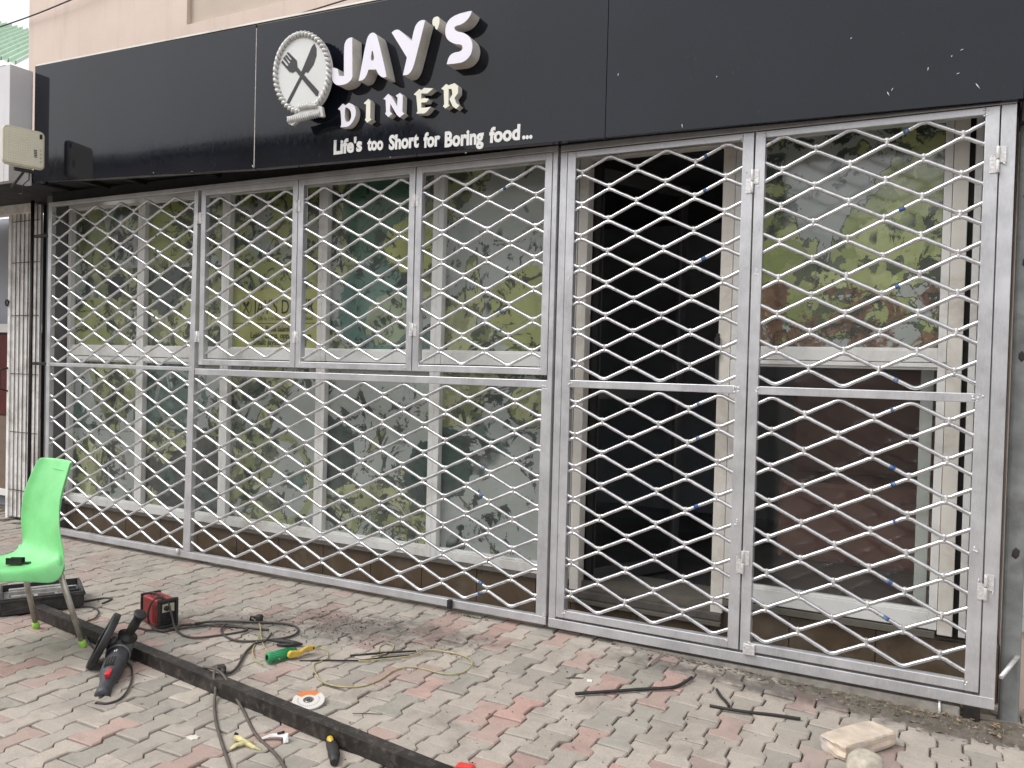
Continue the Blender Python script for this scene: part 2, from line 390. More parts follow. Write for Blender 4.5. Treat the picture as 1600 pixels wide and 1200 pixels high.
# ================================================================== GROUND
W, Lp = .1135, .2235
def paver_outline():
    a = .0125; w = W/2-.0030; h = Lp/2-.0030
    right = [(w+a, -h), (w+a, -h*.60), (w-a, -h*.40), (w-a, h*.40), (w+a, h*.60), (w+a, h)]
    left = [(-x, y) for x, y in right[::-1]]
    return right+left
def paver_geom(seed, dz=0):
    rnd = random.Random(seed); o = paver_outline(); n = len(o); vs = []
    jit = [(rnd.uniform(-.0016, .0016), rnd.uniform(-.0016, .0016)) for _ in o]
    for ins, z in ((.0045, 0), (0, -.0045), (0, -.03)):
        for (x, y), (jx, jy) in zip(o, jit):
            vs.append((x*(1-ins/.05)+jx, y*(1-ins/.11)+jy, z + (rnd.uniform(-.0008, .0004) if z == 0 else 0)))
    fs = [tuple(range(n))]
    for k in (0, 1):
        for i in range(n): fs.append((k*n+i, (k+1)*n+i, (k+1)*n+(i+1) % n, k*n+(i+1) % n))
    return vs, fs
geoms = [paver_geom(s) for s in range(6)]
pm = [M['paver_sand'], M['paver_grey'], M['paver_pink']]
pmesh = {}
for g, (vs, fs) in enumerate(geoms):
    for c in range(3):
        mb = MB(); mb.add(vs, fs); me = mb.mesh('paver', pm[c]); pmesh[g, c] = me
# far ground, one sheet to the horizon, and the sand bed under the paving
gb = MB()
xs = [-400, -40, -14, -9]+[-8+.25*i for i in range(45)]+[4, 8, 40, 400]; ys = [-400, -40, -9, -6, -4.5, -3, -2, -1, -.5, -.2, 0, .2, .6, 2, 8, 40, 400]
vs = []
for y in ys:
    for x in xs: vs.append((x, y, gz(x)-.015))
nx = len(xs)
gb.add(vs, [(j*nx+i, j*nx+i+1, (j+1)*nx+i+1, (j+1)*nx+i) for j in range(len(ys)-1) for i in range(nx-1)], 0, True)
struct('ground', gb, M['soil'])
pav = bpy.data.objects.new('pavement', None); C.objects.link(pav); pav['kind'] = 'structure'
cells = []
ci = 0
x = -13.0
while x < 2.6:
    off = (ci % 2)*Lp/2; y = -6.0+off
    while y < .42:
        if not (y > .2 and -7.2 < x < .25):
            cells.append((x, y))
        y += Lp
    x += W; ci += 1
def colour_of(x, y):
    r = random.random()
    k = .5+.5*sin(x*1.7+y*2.3+1)
    if r < .13+.10*k: return 2
    if r < .40: return 1
    return 0
info = []
for (x, y) in cells:
    u, v, z = pix((x, y, 0))
    vis = z > .3 and -40 < u < 1640 and 0 < v < 1230
    info.append((0 if vis else 1, z, x, y))
info.sort()
near, rest = info[:300], info[300:]
def place(x, y, r):
    t = Matrix.Translation((x+r.uniform(-.002, .002), y+r.uniform(-.002, .002), gz(x)+r.uniform(-.005, .002)))
    slope = math.atan((gz(x+.05)-gz(x-.05))/.1)
    return t @ Matrix.Rotation(r.gauss(0, .013), 4, 'X') @ Matrix.Rotation(-slope+r.gauss(0, .018), 4, 'Y') @ Matrix.Rotation(r.uniform(-.016, .016), 4, 'Z')
for (_, _, x, y) in near:
    o = bpy.data.objects.new('paver', pmesh[random.randrange(6), colour_of(x, y)]); C.objects.link(o); o.parent = pav
    o.matrix_local = place(x, y, random)
mb = MB()
for (_, _, x, y) in rest:
    vs, fs = geoms[random.randrange(6)]; mb.add(vs, fs, colour_of(x, y), False, place(x, y, random))
me = mb.mesh('paver', pm); o = bpy.data.objects.new('paver', me); link(o, pav); o['kind'] = 'stuff'

# ================================================================== SHOP BUILDING
YW = .28
shop = thing('shop_building', 'peach rendered shop building with grey framed windows and brown tiled base behind the silver gates', 'building', (-3, YW, 0))
iv = Matrix.Translation((3, -YW, 0))
def part(mb, name, m, parent=shop, bevel=0, kind=None, off=iv):
    mb2 = MB(); mb2.add(mb.v, mb.f, 0, False, off); mb2.mi = mb.mi; mb2.sm = mb.sm
    return mb2.build(name, m, parent, bevel, kind)
# upper wall: slab with a shallow window recess, left return, flank
p = MB(); p.box(-7.03, -5.10, .30, .55, 2.78, 7.0); p.box(-5.10, 4.2, .30, .55, 2.78, 3.905); p.box(-2.3, 4.2, .30, .55, 3.905, 7); p.box(-5.10, -2.3, .42, .55, 3.905, 7)
p.box(-7.03, -6.83, .55, 6, 2.9, 7)
part(p, 'upper_wall', M['peach'])
p = MB(); p.box(-5.10, -2.30, .335, .419, 3.905, 7); part(p, 'recess_panel', M['shaded_beige'])
# shell round the dark room
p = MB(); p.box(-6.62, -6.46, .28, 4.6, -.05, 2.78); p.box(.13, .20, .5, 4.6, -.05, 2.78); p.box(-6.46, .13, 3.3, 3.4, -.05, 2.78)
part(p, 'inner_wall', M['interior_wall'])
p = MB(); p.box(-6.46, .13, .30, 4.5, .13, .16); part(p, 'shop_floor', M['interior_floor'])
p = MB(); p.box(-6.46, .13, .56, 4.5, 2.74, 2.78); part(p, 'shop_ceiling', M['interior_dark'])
p = MB(); p.box(-6.46, .24, .30, .50, 2.63, 2.779); part(p, 'lintel', M['under'])
# plinth with separate tiles
p = MB(); p.box(-6.46, .24, YW+.02, .60, -.08, .215); part(p, 'plinth', M['grout'])
p = MB(); p.box(-6.5, -1.862, YW-.035, YW+.06, .205, .226); part(p, 'sill_ledge', M['grout'])
tx = -6.46
tiles = []
while tx < .2:
    wd = min(.398, .24-tx)
    if wd > .05:
        zt = .203 if tx < -1.95 else (.125 if tx < -1.1 else .203)
        if tx < -1.86 < tx+wd: wd2 = -1.86-tx
        else: wd2 = wd
        mbt = MB(); mbt.box(tx+.002, tx+wd2-.002, YW, YW+.018, -.06, zt); part(mbt, 'tile', M['tile'], bevel=.0015)
    tx += wd2 if wd > .05 else 1
# door threshold
p = MB(); p.box(-1.86, -1.0, YW-.03, .5, .128, .172); part(p, 'threshold', simple('dark_threshold', (.10, .09, .08), .7, 0, .3, 12, .4), bevel=.006)
p = MB(); p.box(-1.86, -1.0, YW-.045, YW+.0, .105, .127); part(p, 'threshold_trim', M['grout'], bevel=.003)
# columns at the ends
p = MB(); p.box(-6.56, -6.462, YW-.10, YW-.002, -.05, 2.78); p.box(-6.46, -6.40, .12, .276, -.05, 2.70)
part(p, 'end_column', simple('grey_column', (.16, .16, .165), .6, .2, .15, 8, .2))

posters = []
def window(x0, x1, z0, z1, fw=.0375, fb=None, ft=None, glass=True, mat='alu_white', yo=0):
    fb = fb or fw; ft = ft or fw
    p = MB(); y0, y1 = YW-.03+yo, YW+.035+yo
    p.box(x0, x0+fw, y0, y1, z0, z1); p.box(x1-fw, x1, y0, y1, z0, z1)
    p.box(x0+fw, x1-fw, y0+.004, y1, z0, z0+fb); p.box(x0+fw, x1-fw, y0+.004, y1, z1-ft, z1)
    # glazing bead
    p.box(x0+fw, x1-fw, y0+.018, y1-.01, z0+fb, z0+fb+.012); p.box(x0+fw, x1-fw, y0+.018, y1-.01, z1-ft-.012, z1-ft)
    o = part(p, 'window', M[mat], bevel=.0025)
    if glass:
        g = MB(); g.box(x0+fw-.004, x1-fw+.004, YW+.006+yo, YW+.010+yo, z0+fb-.004, z1-ft+.004)
        part(g, 'pane', M['glass'], o)
    return o
def poster(x0, x1, z0, z1, mat, label, y=None, name='poster'):
    cx, cz = (x0+x1)/2, (z0+z1)/2; y = YW+.016 if y is None else y
    p = MB(); p.box(x0-cx, x1-cx, 0, .0015, z0-cz, z1-cz); o = p.build(name, mat, loc=(cx, y, cz))
    return tag(o, label, 'poster', 'food posters on the shop windows')
edges = [-6.385, -5.50, -4.60, -3.705, -2.797, -1.865]
for i in range(5):
    window(edges[i]+.0005, edges[i+1]-.0005, 1.425, 2.66, .0385, .075, .05)
    window(edges[i]+.0005, edges[i+1]-.0005, .228, 1.42, .0385, .055, .03)
leafy = dict(leafamt=.55, tealamt=.2)
# name, bay, z-range, material, label
E_ = [(edges[i]+.036, edges[i+1]-.036) for i in range(5)]
zt, zm = 2.612, 1.496
P = poster_mat
poster(*E_[0], 2.115, zt, P('print_a', 1, leafamt=.62, tealamt=.25, discs=[(-.12, -.05, .17, (0.455, 0.507, 0.175), 0)]), 'grey poster with olive leaf prints, upper picture in the leftmost window')
poster(*E_[0], zm, 2.112, P('print_b', 2, leafamt=.75, tealamt=.3, discs=[(-.15, -.12, .22, (0.525, 0.542, 0.193), 0), (.1, .16, .09, (0.035, 0.052, 0.079), 0)]), 'pale olive fruit print below the leaf picture in the leftmost window')
poster(*E_[1], 2.105, zt, P('print_c', 3, leafamt=.6, discs=[(-.2, .02, .22, (0.525, 0.560, 0.140), 0)]), 'yellow and grey speckled salad print at the top of the second window from the left')
poster(*E_[1], zm, 2.102, P('print_d', 4, base=(0.175, 0.193, 0.193), leafamt=.9, tealamt=.1, discs=[(.05, -.1, .2, (0.630, 0.630, 0.298), 0)]), 'dark print with pale green fruit slices in the second window from the left')
pt_text = poster(*E_[2], zm, zt, None, 'yellow poster with shop name, address and crossed cutlery emblem under a salad picture')
poster(*E_[3], zm, zt, P('print_f', 6, leafamt=.35, tealamt=.75, discs=[(-.02, .30, .30, (0.105, 0.263, 0.175), 0), (.22, .10, .2, (0.665, 0.665, 0.175), 0), (-.05, -.28, .3, (0.175, 0.333, 0.298), 0), (.05, -.36, .17, (0.473, 0.542, 0.350), 0)]), 'teal and yellow poster of large vegetable shapes in the upper window beside the grey one')
poster(*E_[4], zm, zt, P('print_g', 7, leafamt=.28, tealamt=-.3, discs=[(.12, -.30, .25, (0.525, 0.542, 0.193), 0)]), 'mostly grey poster with scattered torn leaves in the upper window next to the doorway')
zb, zc = .285, 1.392
poster(*E_[0], .835, zc, P('print_h', 8, leafamt=.7, tealamt=.6), 'green and olive print in the lower half of the leftmost window')
poster(*E_[0], zb, .832, P('print_i', 9, leafamt=.5, tealamt=-.3), 'grey print with olive leaf fan at the foot of the leftmost window')
poster(*E_[1], .86, zc, P('print_j', 10, leafamt=.4, tealamt=.85, discs=[(-.1, .0, .22, (0.438, 0.473, 0.438), .03)]), 'dark teal print with a plate rim in the lower second window from the left')
poster(*E_[1], zb, .857, P('print_k', 11, base=(0.088, 0.088, 0.088), leafamt=.75, tealamt=.1), 'black and olive print of sliced fruit at the foot of the second window')
poster(*E_[2], zb, zc, P('print_l', 12, leafamt=.7, tealamt=.0, discs=[(.05, -.25, .33, (0.420, 0.455, 0.210), .05)]), 'large olive print with dark cracks in the third lower window from the left')
poster(*E_[3], zb, zc, P('print_m', 13, leafamt=.40, tealamt=-.4, discs=[(-.40, -.02, .24, (0.061, 0.105, 0.105), 0), (.40, -.10, .20, (0.061, 0.105, 0.105), 0)]), 'grey print with dark pointed corners in the fourth lower window from the left')
poster(*E_[4], zb, zc, P('print_n', 14, leafamt=.40, tealamt=-.4, discs=[(-.42, -.02, .22, (0.061, 0.105, 0.105), 0)]), 'grey and olive print in the lower window next to the doorway')

# the yellow address poster: upper picture, lower yellow field, black lettering
b = NB('print_e'); raw = b.n('TexCoord').outputs['Object']; v = b.coord('Object', 1, (31, 7, 3)); sx = b.n('SeparateXYZ'); b.l(raw, sx.inputs[0])
n1 = b.noise(v, 6, 8, .75, 1.4); n2 = b.noise(v, 2.2, 4, .6)
c = b.mix(b.ramp(n2, [(.4, 0.0), (.46, 1.0)]), (.42, .43, .42), (.40, .41, .15))
c = b.mix(b.ramp(n1, [(.51, 0.0), (.53, 1.0)]), c, (.03, .05, .035))
yy = b.mix(b.ramp(b.noise(v, 3, 3), [(.3, 0.0), (.7, 1.0)]), (.50, .48, .17), (.58, .55, .22))
c = b.mix(b.math('LESS_THAN', b.math('ADD', sx.outputs[2], b.math('MULTIPLY', n2, .25)), -.02), c, yy)
pt_text.data.materials[0] = b.done(c, .45)
def poster_text(body, x, z, h, wid=None, off=.0, spacing=1.0):
    me = text_mesh(body, .0005, off, spacing=spacing)
    xs_ = [q.co.x for q in me.vertices]; w0 = max(xs_)-min(xs_); x0 = min(xs_)
    sx_ = (wid/w0) if wid else h
    for q in me.vertices: q.co = Vector(((q.co.x-x0)*sx_, q.co.z-.0012, q.co.y*h/.70))
    me.materials.clear(); me.materials.append(M['black_print'])
    o = bpy.data.objects.new('lettering', me); link(o, pt_text); o.location = (x, 0, z)
cz = (zm+zt)/2; cxp = (E_[2][0]+E_[2][1])/2
tl = onY(396, 500, YW+.01); 
poster_text("JAY'S DINER", -.215, 1.748-cz, .098, .56, .004)
poster_text("Life is too Short for Boring food", -.17, 1.702-cz, .030, .50, 0)
poster_text("1, Bisola Salami Street,", -.13, 1.625-cz, .040, .38, .02)
poster_text("Lekki, Lagos. opp. the Suya", -.235, 1.577-cz, .042, .56, .02)
poster_text("Email: jaysdinergrills@", -.215, 1.531-cz, .038, .50, .02)
mb = MB(); mb.box(-.41, .40, -.0016, -.0002, 1.679-cz, 1.683-cz)
mb.build('rule_line', M['black_print'], pt_text)
mb = MB(); ring = [(cos(q)*.052-.285, 0, sin(q)*.068+1.80-cz) for q in [2*pi*i/28 for i in range(29)]]
mb.tube([(a, -.0014, c) for a, _, c in ring], .0016, 4)
for sgn in (-1, 1):
    mb.box(-.004, .004, -.0018, -.0003, -.05, .05, X=Matrix.Translation((-.285, 0, 1.795-cz)) @ Matrix.Rotation(sgn*.6, 4, 'Y'))
    mb.box(-.010, .010, -.0018, -.0003, .015, .045, X=Matrix.Translation((-.285, 0, 1.795-cz)) @ Matrix.Rotation(sgn*.6, 4, 'Y'))
mb.build('emblem', M['black_print'], pt_text)

# doorway
df = MB(); df.box(-1.86, -1.805, YW-.03, YW+.05, .173, 2.66); df.box(-1.058, -.995, YW-.03, YW+.05, .173, 2.66); df.box(-1.805, -1.058, YW-.026, YW+.05, 2.59, 2.66)
dfo = part(df, 'door_frame', M['alu_cream'], bevel=.003)
d2 = MB(); d2.box(-1.80, -1.765, YW+.06, YW+.10, .17, 2.58); part(d2, 'door_stop', M['black_gap'], dfo)
# the glazed door stands open, folded back into the room
dd = MB()
X = Matrix.Translation((-1.79, YW+.08, 0)) @ Matrix.Rotation(radians(64), 4, 'Z')
dd.box(0, .05, 0, .04, .18, 2.57, X=X); dd.box(.70, .75, 0, .04, .18, 2.57, X=X); dd.box(.05, .70, .002, .038, .18, .27, X=X); dd.box(.05, .70, .002, .038, 2.50, 2.57, X=X); dd.box(.05, .70, .002, .038, 1.25, 1.34, X=X)
ddo = part(dd, 'door', simple('bronze_door_frame', (.09, .09, .095), .4, .2, .1), bevel=.003)
g = MB(); g.box(.05, .70, .015, .019, .27, 1.25, X=X); g.box(.05, .70, .015, .019, 1.34, 2.50, X=X); part(g, 'pane', M['glass'], ddo)
lk = MB(); lk.box(-1.068, -1.050, YW-.036, YW-.031, 1.38, 1.62); lk.box(-1.072, -1.046, YW-.05, YW-.036, 1.50, 1.60); part(lk, 'lock_plate', M['black_gap'], dfo, .002)
# right-hand window: poster above, clear pane below, double frame
window(-.993, -.012, 1.49, 2.66, .035, .055, .05, mat='alu_white')
window(-.993, -.012, .255, 1.487, .035, .075, .02, mat='alu_white')
p = MB(); p.box(-.010, .052, YW-.045, YW+.04, .24, 2.66); part(p, 'window_post', M['alu_cream'], bevel=.003)
p = MB(); p.box(.053, .075, YW-.01, YW+.03, .24, 2.66); part(p, 'dark_gap_strip', M['black_gap'])  # black strip stands in for the dark gap between the frames
p = MB(); p.box(.076, .105, YW-.035, YW+.03, .24, 2.66); p.box(.107, .128, YW-.03, YW+.03, .24, 2.66); part(p, 'sliding_frame', M['alu_white'], bevel=.003)
poster(-.955, -.050, 1.548, zt, P('print_o', 21, leafamt=.85, tealamt=.25, leafa=(0.350, 0.403, 0.105), leafb=(0.630, 0.647, 0.263), warm=.02), 'poster of lettuce and browned food above the clear pane right of the doorway')
p = MB(); p.box(-.118, -.062, .42, .47, .33, 1.48); part(p, 'inner_window_bar', M['alu_white'], bevel=.004)
p = MB(); p.box(-.99, -.02, YW-.05, YW-.031, .222, .25); part(p, 'sill_strip', M['grout'])
# furniture in the room, seen dimly
t = thing('booth_sofa', 'dark red booth sofa inside the shop behind the clear pane', 'sofa', (-.46, 2.1, .16))
q = MB(); q.box(-.55, .55, -.28, .28, 0, .55); q.build('seat', M['booth_red'], t, .04)
q = MB(); q.box(-.55, .55, .20, .34, .55, 1.30); q.build('backrest', M['booth_red'], t, .04)
t = thing('counter', 'pale grey cabinet standing inside the dark doorway', 'cabinet', (-3.15, 2.1, .16))
q = MB(); q.box(-.5, .5, -.25, .25, 0, 1.05); q.build('carcass', M['interior_light'], t, .01)
q = MB(); q.box(-.54, .54, -.28, .28, 1.05, 1.09); q.build('worktop', M['interior_dark'], t, .008)

# ================================================================== SECURITY GRILLE AND GATE
def rods(x0, x1, zt_, zb_, n, xp, half, parent, yc=.018, marks=None):
    pitch = (zt_-zb_)/n; r = .0094; amp = pitch-.0212
    prof = [(0, 1.0), (.07, .955), (.15, .83), (.25, .56), (.75, -.56), (.85, -.83), (.93, -.955)]
    rnd = random.Random(int(xp*1000)+n)
    col = MB(); blue = MB()
    for k in range(n):
        zc = zt_-r-amp/2-k*pitch; s = 1 if k % 2 == 0 else -1
        i0 = math.floor((x0-xp)/half)-1; i1 = math.ceil((x1-xp)/half)+1
        pts = []
        jz = rnd.uniform(-.0012, .0012)
        for i in range(i0, i1):
            sg = s*(1 if i % 2 == 0 else -1)
            for (ph, val) in prof:
                pts.append((xp+(i+ph)*half, zc+jz+sg*val*amp/2))
        # clip to the opening
        cl = []
        for a, c in zip(pts, pts[1:]):
            if a[0] <= x0 < c[0]: f = (x0-a[0])/(c[0]-a[0]); cl.append((x0, a[1]+(c[1]-a[1])*f))
            if x0 < a[0] < x1: cl.append(a)
            if a[0] < x1 <= c[0]: f = (x1-a[0])/(c[0]-a[0]); cl.append((x1, a[1]+(c[1]-a[1])*f))
        q = MB(); q.tube([(a, yc+rnd.uniform(-.0006, .0006), c) for a, c in cl], r, 8, cap=False, up=(0, 1, 0))
        q.build('rod', M['rod'], parent)
        if k < n-1:
            for i in range(i0, i1+1):
                sg = s*(1 if i % 2 == 0 else -1); xj = xp+i*half
                if sg < 0 and x0+.012 < xj < x1-.012:
                    zj = zc-amp/2-.0097
                    xj += rnd.uniform(-.001, .001)
                    col.tube([(xj, yc, zj-.0205), (xj, yc, zj-.017), (xj, yc, zj-.003), (xj, yc, zj+.003), (xj, yc, zj+.017), (xj, yc, zj+.0205)], [.0075, .0114, .0096, .0096, .0114, .0075], 8, up=(0, 1, 0))
        if marks and rnd.random() < (.5 if xp > -2 else .3):
            xm = marks + (rnd.uniform(-.03, .01))
            for a, c in zip(cl, cl[1:]):
                if a[0] < xm < c[0] and c[0]-a[0] > .035:
                    t0 = (xm-a[0])/(c[0]-a[0]); t0 = min(.75, max(.05, t0)); t1 = t0+rnd.uniform(.16, .34)
                    L_ = lambda t_: (a[0]+(c[0]-a[0])*t_, yc, a[1]+(c[1]-a[1])*t_)
                    bq = MB(); bq.tube([L_(t0), L_(t1)], r+.0005, 8, up=(0, 1, 0)); bq.build('blue_marking', M['blue'], parent)
    if col.v: col.build('collar', M['collar'], parent, kind='stuff')
def bar(x0, x1, z0, z1, parent, y0=0.0, y1=.040, name='frame_bar', m='silver', bevel=.003):
    q = MB(); q.box(x0, x1, y0, y1, z0, z1); return q.build(name, M[m], parent, bevel)
def welds(pts, parent, y=-.002, r=.007):
    q = MB()
    for (x, z) in pts:
        for _ in range(5):
            q.blob((x+random.uniform(-.010, .010), y+random.uniform(0, .003), z+random.uniform(-.014, .014)), r*random.uniform(.35, .7), sq=(1, .5, 1), jit=.2)
    q.build('weld_bead', M['weld'], parent, kind='stuff')
def hinge(x, z, parent, h=.085, wd=.030, y=-.004):
    q = MB(); q.box(x-wd, x-.004, y-.003, y, z-h*.5, z+h*.12); q.box(x+.004, x+wd, y-.003, y, z-h*.12, z+h*.5)
    q.tube([(x, y-.006, z-h*.5), (x, y-.006, z-.002)], .0075, 10); q.tube([(x, y-.006, z+.002), (x, y-.006, z+h*.5)], .0075, 10)
    for _ in range(7): q.blob((x+random.choice((-1, 1))*wd*random.uniform(.7, 1), y-.002, z+random.uniform(-.5, .5)*h), .0035, sq=(1, .6, 1.3))
    q.build('hinge', M['weld'], parent, .001)
def butt(x, z, parent, h=.075, wd=.024, y=-.004):
    q = MB(); q.box(x-wd, x+wd, y-.0025, y, z-h/2, z+h/2); q.tube([(x, y-.003, z-h/2), (x, y-.003, z+h/2)], .0045, 8)
    for sx_ in (-1, 1):
        for k in (-1, 0, 1): q.tube([(x+sx_*wd*.55, y-.0045, z+k*h*.3), (x+sx_*wd*.55, y-.002, z+k*h*.3)], .0035, 6)
    for _ in range(8): q.blob((x+random.choice((-1, 1))*wd, y-.001, z+random.uniform(-.5, .5)*h), .004, sq=(1, .6, 1.4))
    q.build('hinge', M['weld'], parent)

gr = thing('security_grille', 'silver grille of zigzag rods with three hinged leaves before the poster windows', 'grille', (-4.05, 0, 0))
gr.location = (0, 0, 0)
bar(-6.262, -6.222, .030, 2.578, gr)
bar(-6.262, -1.882, 2.5785, 2.610, gr)
bar(-6.262, -1.882, -.006, .029 if False else .0285, gr, name='frame_bar') if False else None
bar(-6.262, -1.882, .030-.0005, .074, gr, y0=.0005)
bar(-6.2215, -4.645, 1.335, 1.3615, gr, y0=.001)
# the inner post leans slightly
q = MB(); q.add([(-4.698, .0015, .0745), (-4.628, .0015, .0745), (-4.640+.034, .0015, 2.578), (-4.642, .0015, 2.578), (-4.698, .04, .0745), (-4.628, .04, .0745), (-4.606, .04, 2.578), (-4.642, .04, 2.578)], [(0, 1, 2, 3), (4, 7, 6, 5), (0, 4, 5, 1), (1, 5, 6, 2), (2, 6, 7, 3), (3, 7, 4, 0)])
q.build('frame_bar', M['silver'], gr, .003)
bar(-4.608, -1.9105, 1.3105, 1.353, gr, y0=.001)
bar(-1.910, -1.882, .0745, 2.578, gr, y0=-.001)
q = MB(); q.box(-1.945, -1.9102, .003, .035, .0745, 1.310); q.build('frame_bar', M['silver'], gr, .002)
rods(-6.222, -4.655, 2.560, 1.362, 15, -5.712, .144, gr, marks=-5.02)
rods(-6.222, -4.67, 1.330, .082, 15, -5.445, .148, gr, marks=-4.98)
rods(-4.628, -1.945, 1.308, .082, 15, -3.159, .1503, gr, marks=-2.30)
welds([(-6.24, 2.57), (-6.24, .08), (-6.24, 1.35), (-4.63, 2.57), (-4.64, 1.35), (-4.66, .08), (-1.93, 1.33), (-1.90, .08), (-4.66, 1.0), (-4.66, .6), (-4.65, 1.8)], gr)
for (x0, x1, xp, half, z1_, zr0, zr1, mk) in ((-4.567, -3.699, -4.112, .148, 2.577, 2.526, 1.432, -3.98), (-3.693, -2.797, -3.205, .147, 2.5765, 2.524, 1.428, None), (-2.790, -1.9125, -2.310, .1495, 2.576, 2.522, 1.418, -2.20)):
    q = MB(); fw = .042; z0_ = 1.380; y0, y1 = -.004, .034
    q.box(x0, x0+fw, y0, y1, z0_, z1_); q.box(x1-fw, x1, y0, y1, z0_, z1_); q.box(x0+fw, x1-fw, y0+.0008, y1, z1_-.038, z1_); q.box(x0+fw, x1-fw, y0+.0008, y1, z0_, z0_+.038)
    lf = q.build('shutter_leaf', M['silver'], gr, .0025)
    rods(x0+fw-.002, x1-fw+.002, zr0, zr1, 13, xp, half, lf, yc=.015, marks=mk)
    welds([(x0+fw, z1_-.03), (x1-fw, z1_-.03), (x0+fw, z0_+.03), (x1-fw, z0_+.03)], lf, y=-.006)
for (u, v) in ((311, 341), (309, 526), (465.5, 322), (462.5, 527), (649.5, 313), (645.5, 515)):
    q_ = onY(u, v); butt(q_.x, q_.z, gr)
# small brackets and lugs
q = MB()
for z in (2.36, 1.35): q.box(-6.46, -6.262, .01, .03, z-.012, z+.012)
q.build('wall_bracket', M['steel_dark'], gr, .002)
q_ = onY(703, 945, -.01); q = MB(); q.box(q_.x-.012, q_.x+.012, -.025, -.001, q_.z-.02, q_.z+.03); q.build('lug', M['steel_dark'], gr, .002)
q_ = onY(277, 864, -.01); q = MB(); q.tube([(q_.x, -.008, q_.z-.01), (q_.x, -.008, q_.z+.03)], .011, 8); q.build('lug', M['weld'], gr)

gt = thing('security_gate', 'silver painted double leaf gate of zigzag rods in front of the dark doorway', 'gate', (0, 0, 0))
bar(-1.866, -1.826, .030, 2.570, gt); bar(.160, .216, .030, 2.5705, gt, y1=.052)
bar(-1.866, .216, 2.571, 2.606, gt, y0=.001, y1=.05)
bar(-1.866, .216, -.012+.04, .078-.004, gt, y0=-.001) if False else bar(-1.866, .216, .0295-.006, .0735, gt, y0=-.0015)
for (x0, x1, xu, hu, xl, hl, zu, mk) in ((-1.822, -.8535, -1.287, .151, -1.287, .152, 2.532, -1.10), (-.8465, .155, -.425, .149, -.437, .148, 2.543, -.20)):
    q = MB(); y0, y1 = -.005, .036; a, c = x0+.047, x1-.053
    q.box(x0, a, y0, y1, .086, 2.566); q.box(c, x1, y0, y1, .086, 2.566)
    q.box(a, c, y0+.001, y1, 2.534, 2.566); q.box(a, c, y0+.001, y1, .086, .128); q.box(a, c, y0+.001, y1, 1.319, 1.358)
    lf = q.build('door_leaf', M['silver'], gt, .003)
    rods(a-.002, c+.002, zu, 1.360, 14, xu, hu, lf, yc=.014, marks=mk)
    rods(a-.002, c+.002, 1.314, .130, 14, xl, hl, lf, yc=.014, marks=mk)
    welds([(a, 2.54), (c, 2.54), (a, 1.34), (c, 1.34), (a, .12), (c, .12), (c+.02, 1.34), (a-.02, 1.9), (c+.02, .7)], lf, y=-.007, r=.008)
for (u, v) in ((1176, 284), (1161, 878), (1559, 250), (1540, 917)):
    q_ = onY(u, v); hinge(q_.x, q_.z, gt, .11, .030, -.006)
q_ = onY(1170, 1014, -.008); q = MB(); q.box(q_.x-.028, q_.x+.028, -.014, -.0055, q_.z-.028, q_.z+.022); q.build('latch_plate', M['weld'], gt, .002)
q_ = onY(1186, 190, -.008); q = MB(); q.box(q_.x-.065, q_.x+.06, -.012, -.001, q_.z-.002, q_.z+.022); q.box(q_.x+.028, q_.x+.06, -.013, -.001, q_.z+.02, q_.z+.04); q.build('top_stop', M['weld'], gt, .002)
q = MB(); q.box(.10, .165, .0, .045, -.052, .0235); q.build('foot', M['steel_dark'], gt, .003)
q = MB(); q.tube([(.01, .02, .03), (.012, .0, -.02), (.01, .004, -.06)], .006, 6); q.build('weld_drip', M['weld'], gt)
q = MB(); q.tube([(.235, -.006, .17), (.30, .10, .24)], .010, 8); q.build('tie_rod', M['weld'], gt)
q = MB(); q_ = onY(1544, 144, -.03); 
q.tube([(q_.x-.012, -.02, q_.z-.02), (q_.x-.012, -.03, q_.z+.01), (q_.x, -.03, q_.z+.02), (q_.x+.016, -.03, q_.z+.01)], .006, 6); q.build('hook', M['weld'], gt)

# ================================================================== SIGN FASCIA
FA = Vector((-5.975, -.300, 0)); FB = Vector((.235, -.035, 0)); FE = (FB-FA).normalized(); FN = Vector((FE.y, -FE.x, 0))
FL = (FB-FA).length
def onF(u, v, off=0.0):
    o0 = FA+FN*off; d = _ray(u, v); t = (o0-CAM).dot(FN)/d.dot(FN); p = CAM+d*t
    return ((p-FA).dot(FE), p.z)
FX = Matrix(((FE.x, -FN.x, 0, FA.x), (FE.y, -FN.y, 0, FA.y), (0, 0, 1, 0), (0, 0, 0, 1)))     # local: x along, -y outward, z up
sign = thing('shop_sign', 'glossy black shop fascia with white raised lettering and round cutlery badge above the gates', 'sign')
sign.matrix_world = FX
s1 = onF(399, 150)[0]; s2 = onF(948.5, 100)[0]
def ftop(s): return 3.528-.035*min(1, s/3.2)
def fbot(s):
    pts = [(0, 2.682), (2.15, 2.612), (4.1, 2.592), (FL, 2.575)]
    for a, c in zip(pts, pts[1:]):
        if s <= c[0]: return a[1]+(c[1]-a[1])*(s-a[0])/(c[0]-a[0])
    return pts[-1][1]
for a, c in ((0, s1-.004), (s1+.004, s2-.0015), (s2+.0015, FL)):
    q = MB(); q.prism([(a, fbot(a)), (c, fbot(c)), (c, ftop(c)), (a, ftop(a))], 0, .05); q.build('cladding_panel', M['cladding'], sign, .0015)
q = MB(); q.prism([(s1-.0025, fbot(s1)+.01), (s1+.0025, fbot(s1)+.01), (s1+.0025, ftop(s1)-.02), (s1-.0025, ftop(s1)-.02)], -.001, .02)
q.blob((s1, -.002, fbot(s1)+.015), .011, jit=.3); q.build('sealant_joint', simple('old_sealant', (.45, .43, .4), .7, 0, .35, 40, .5), sign)
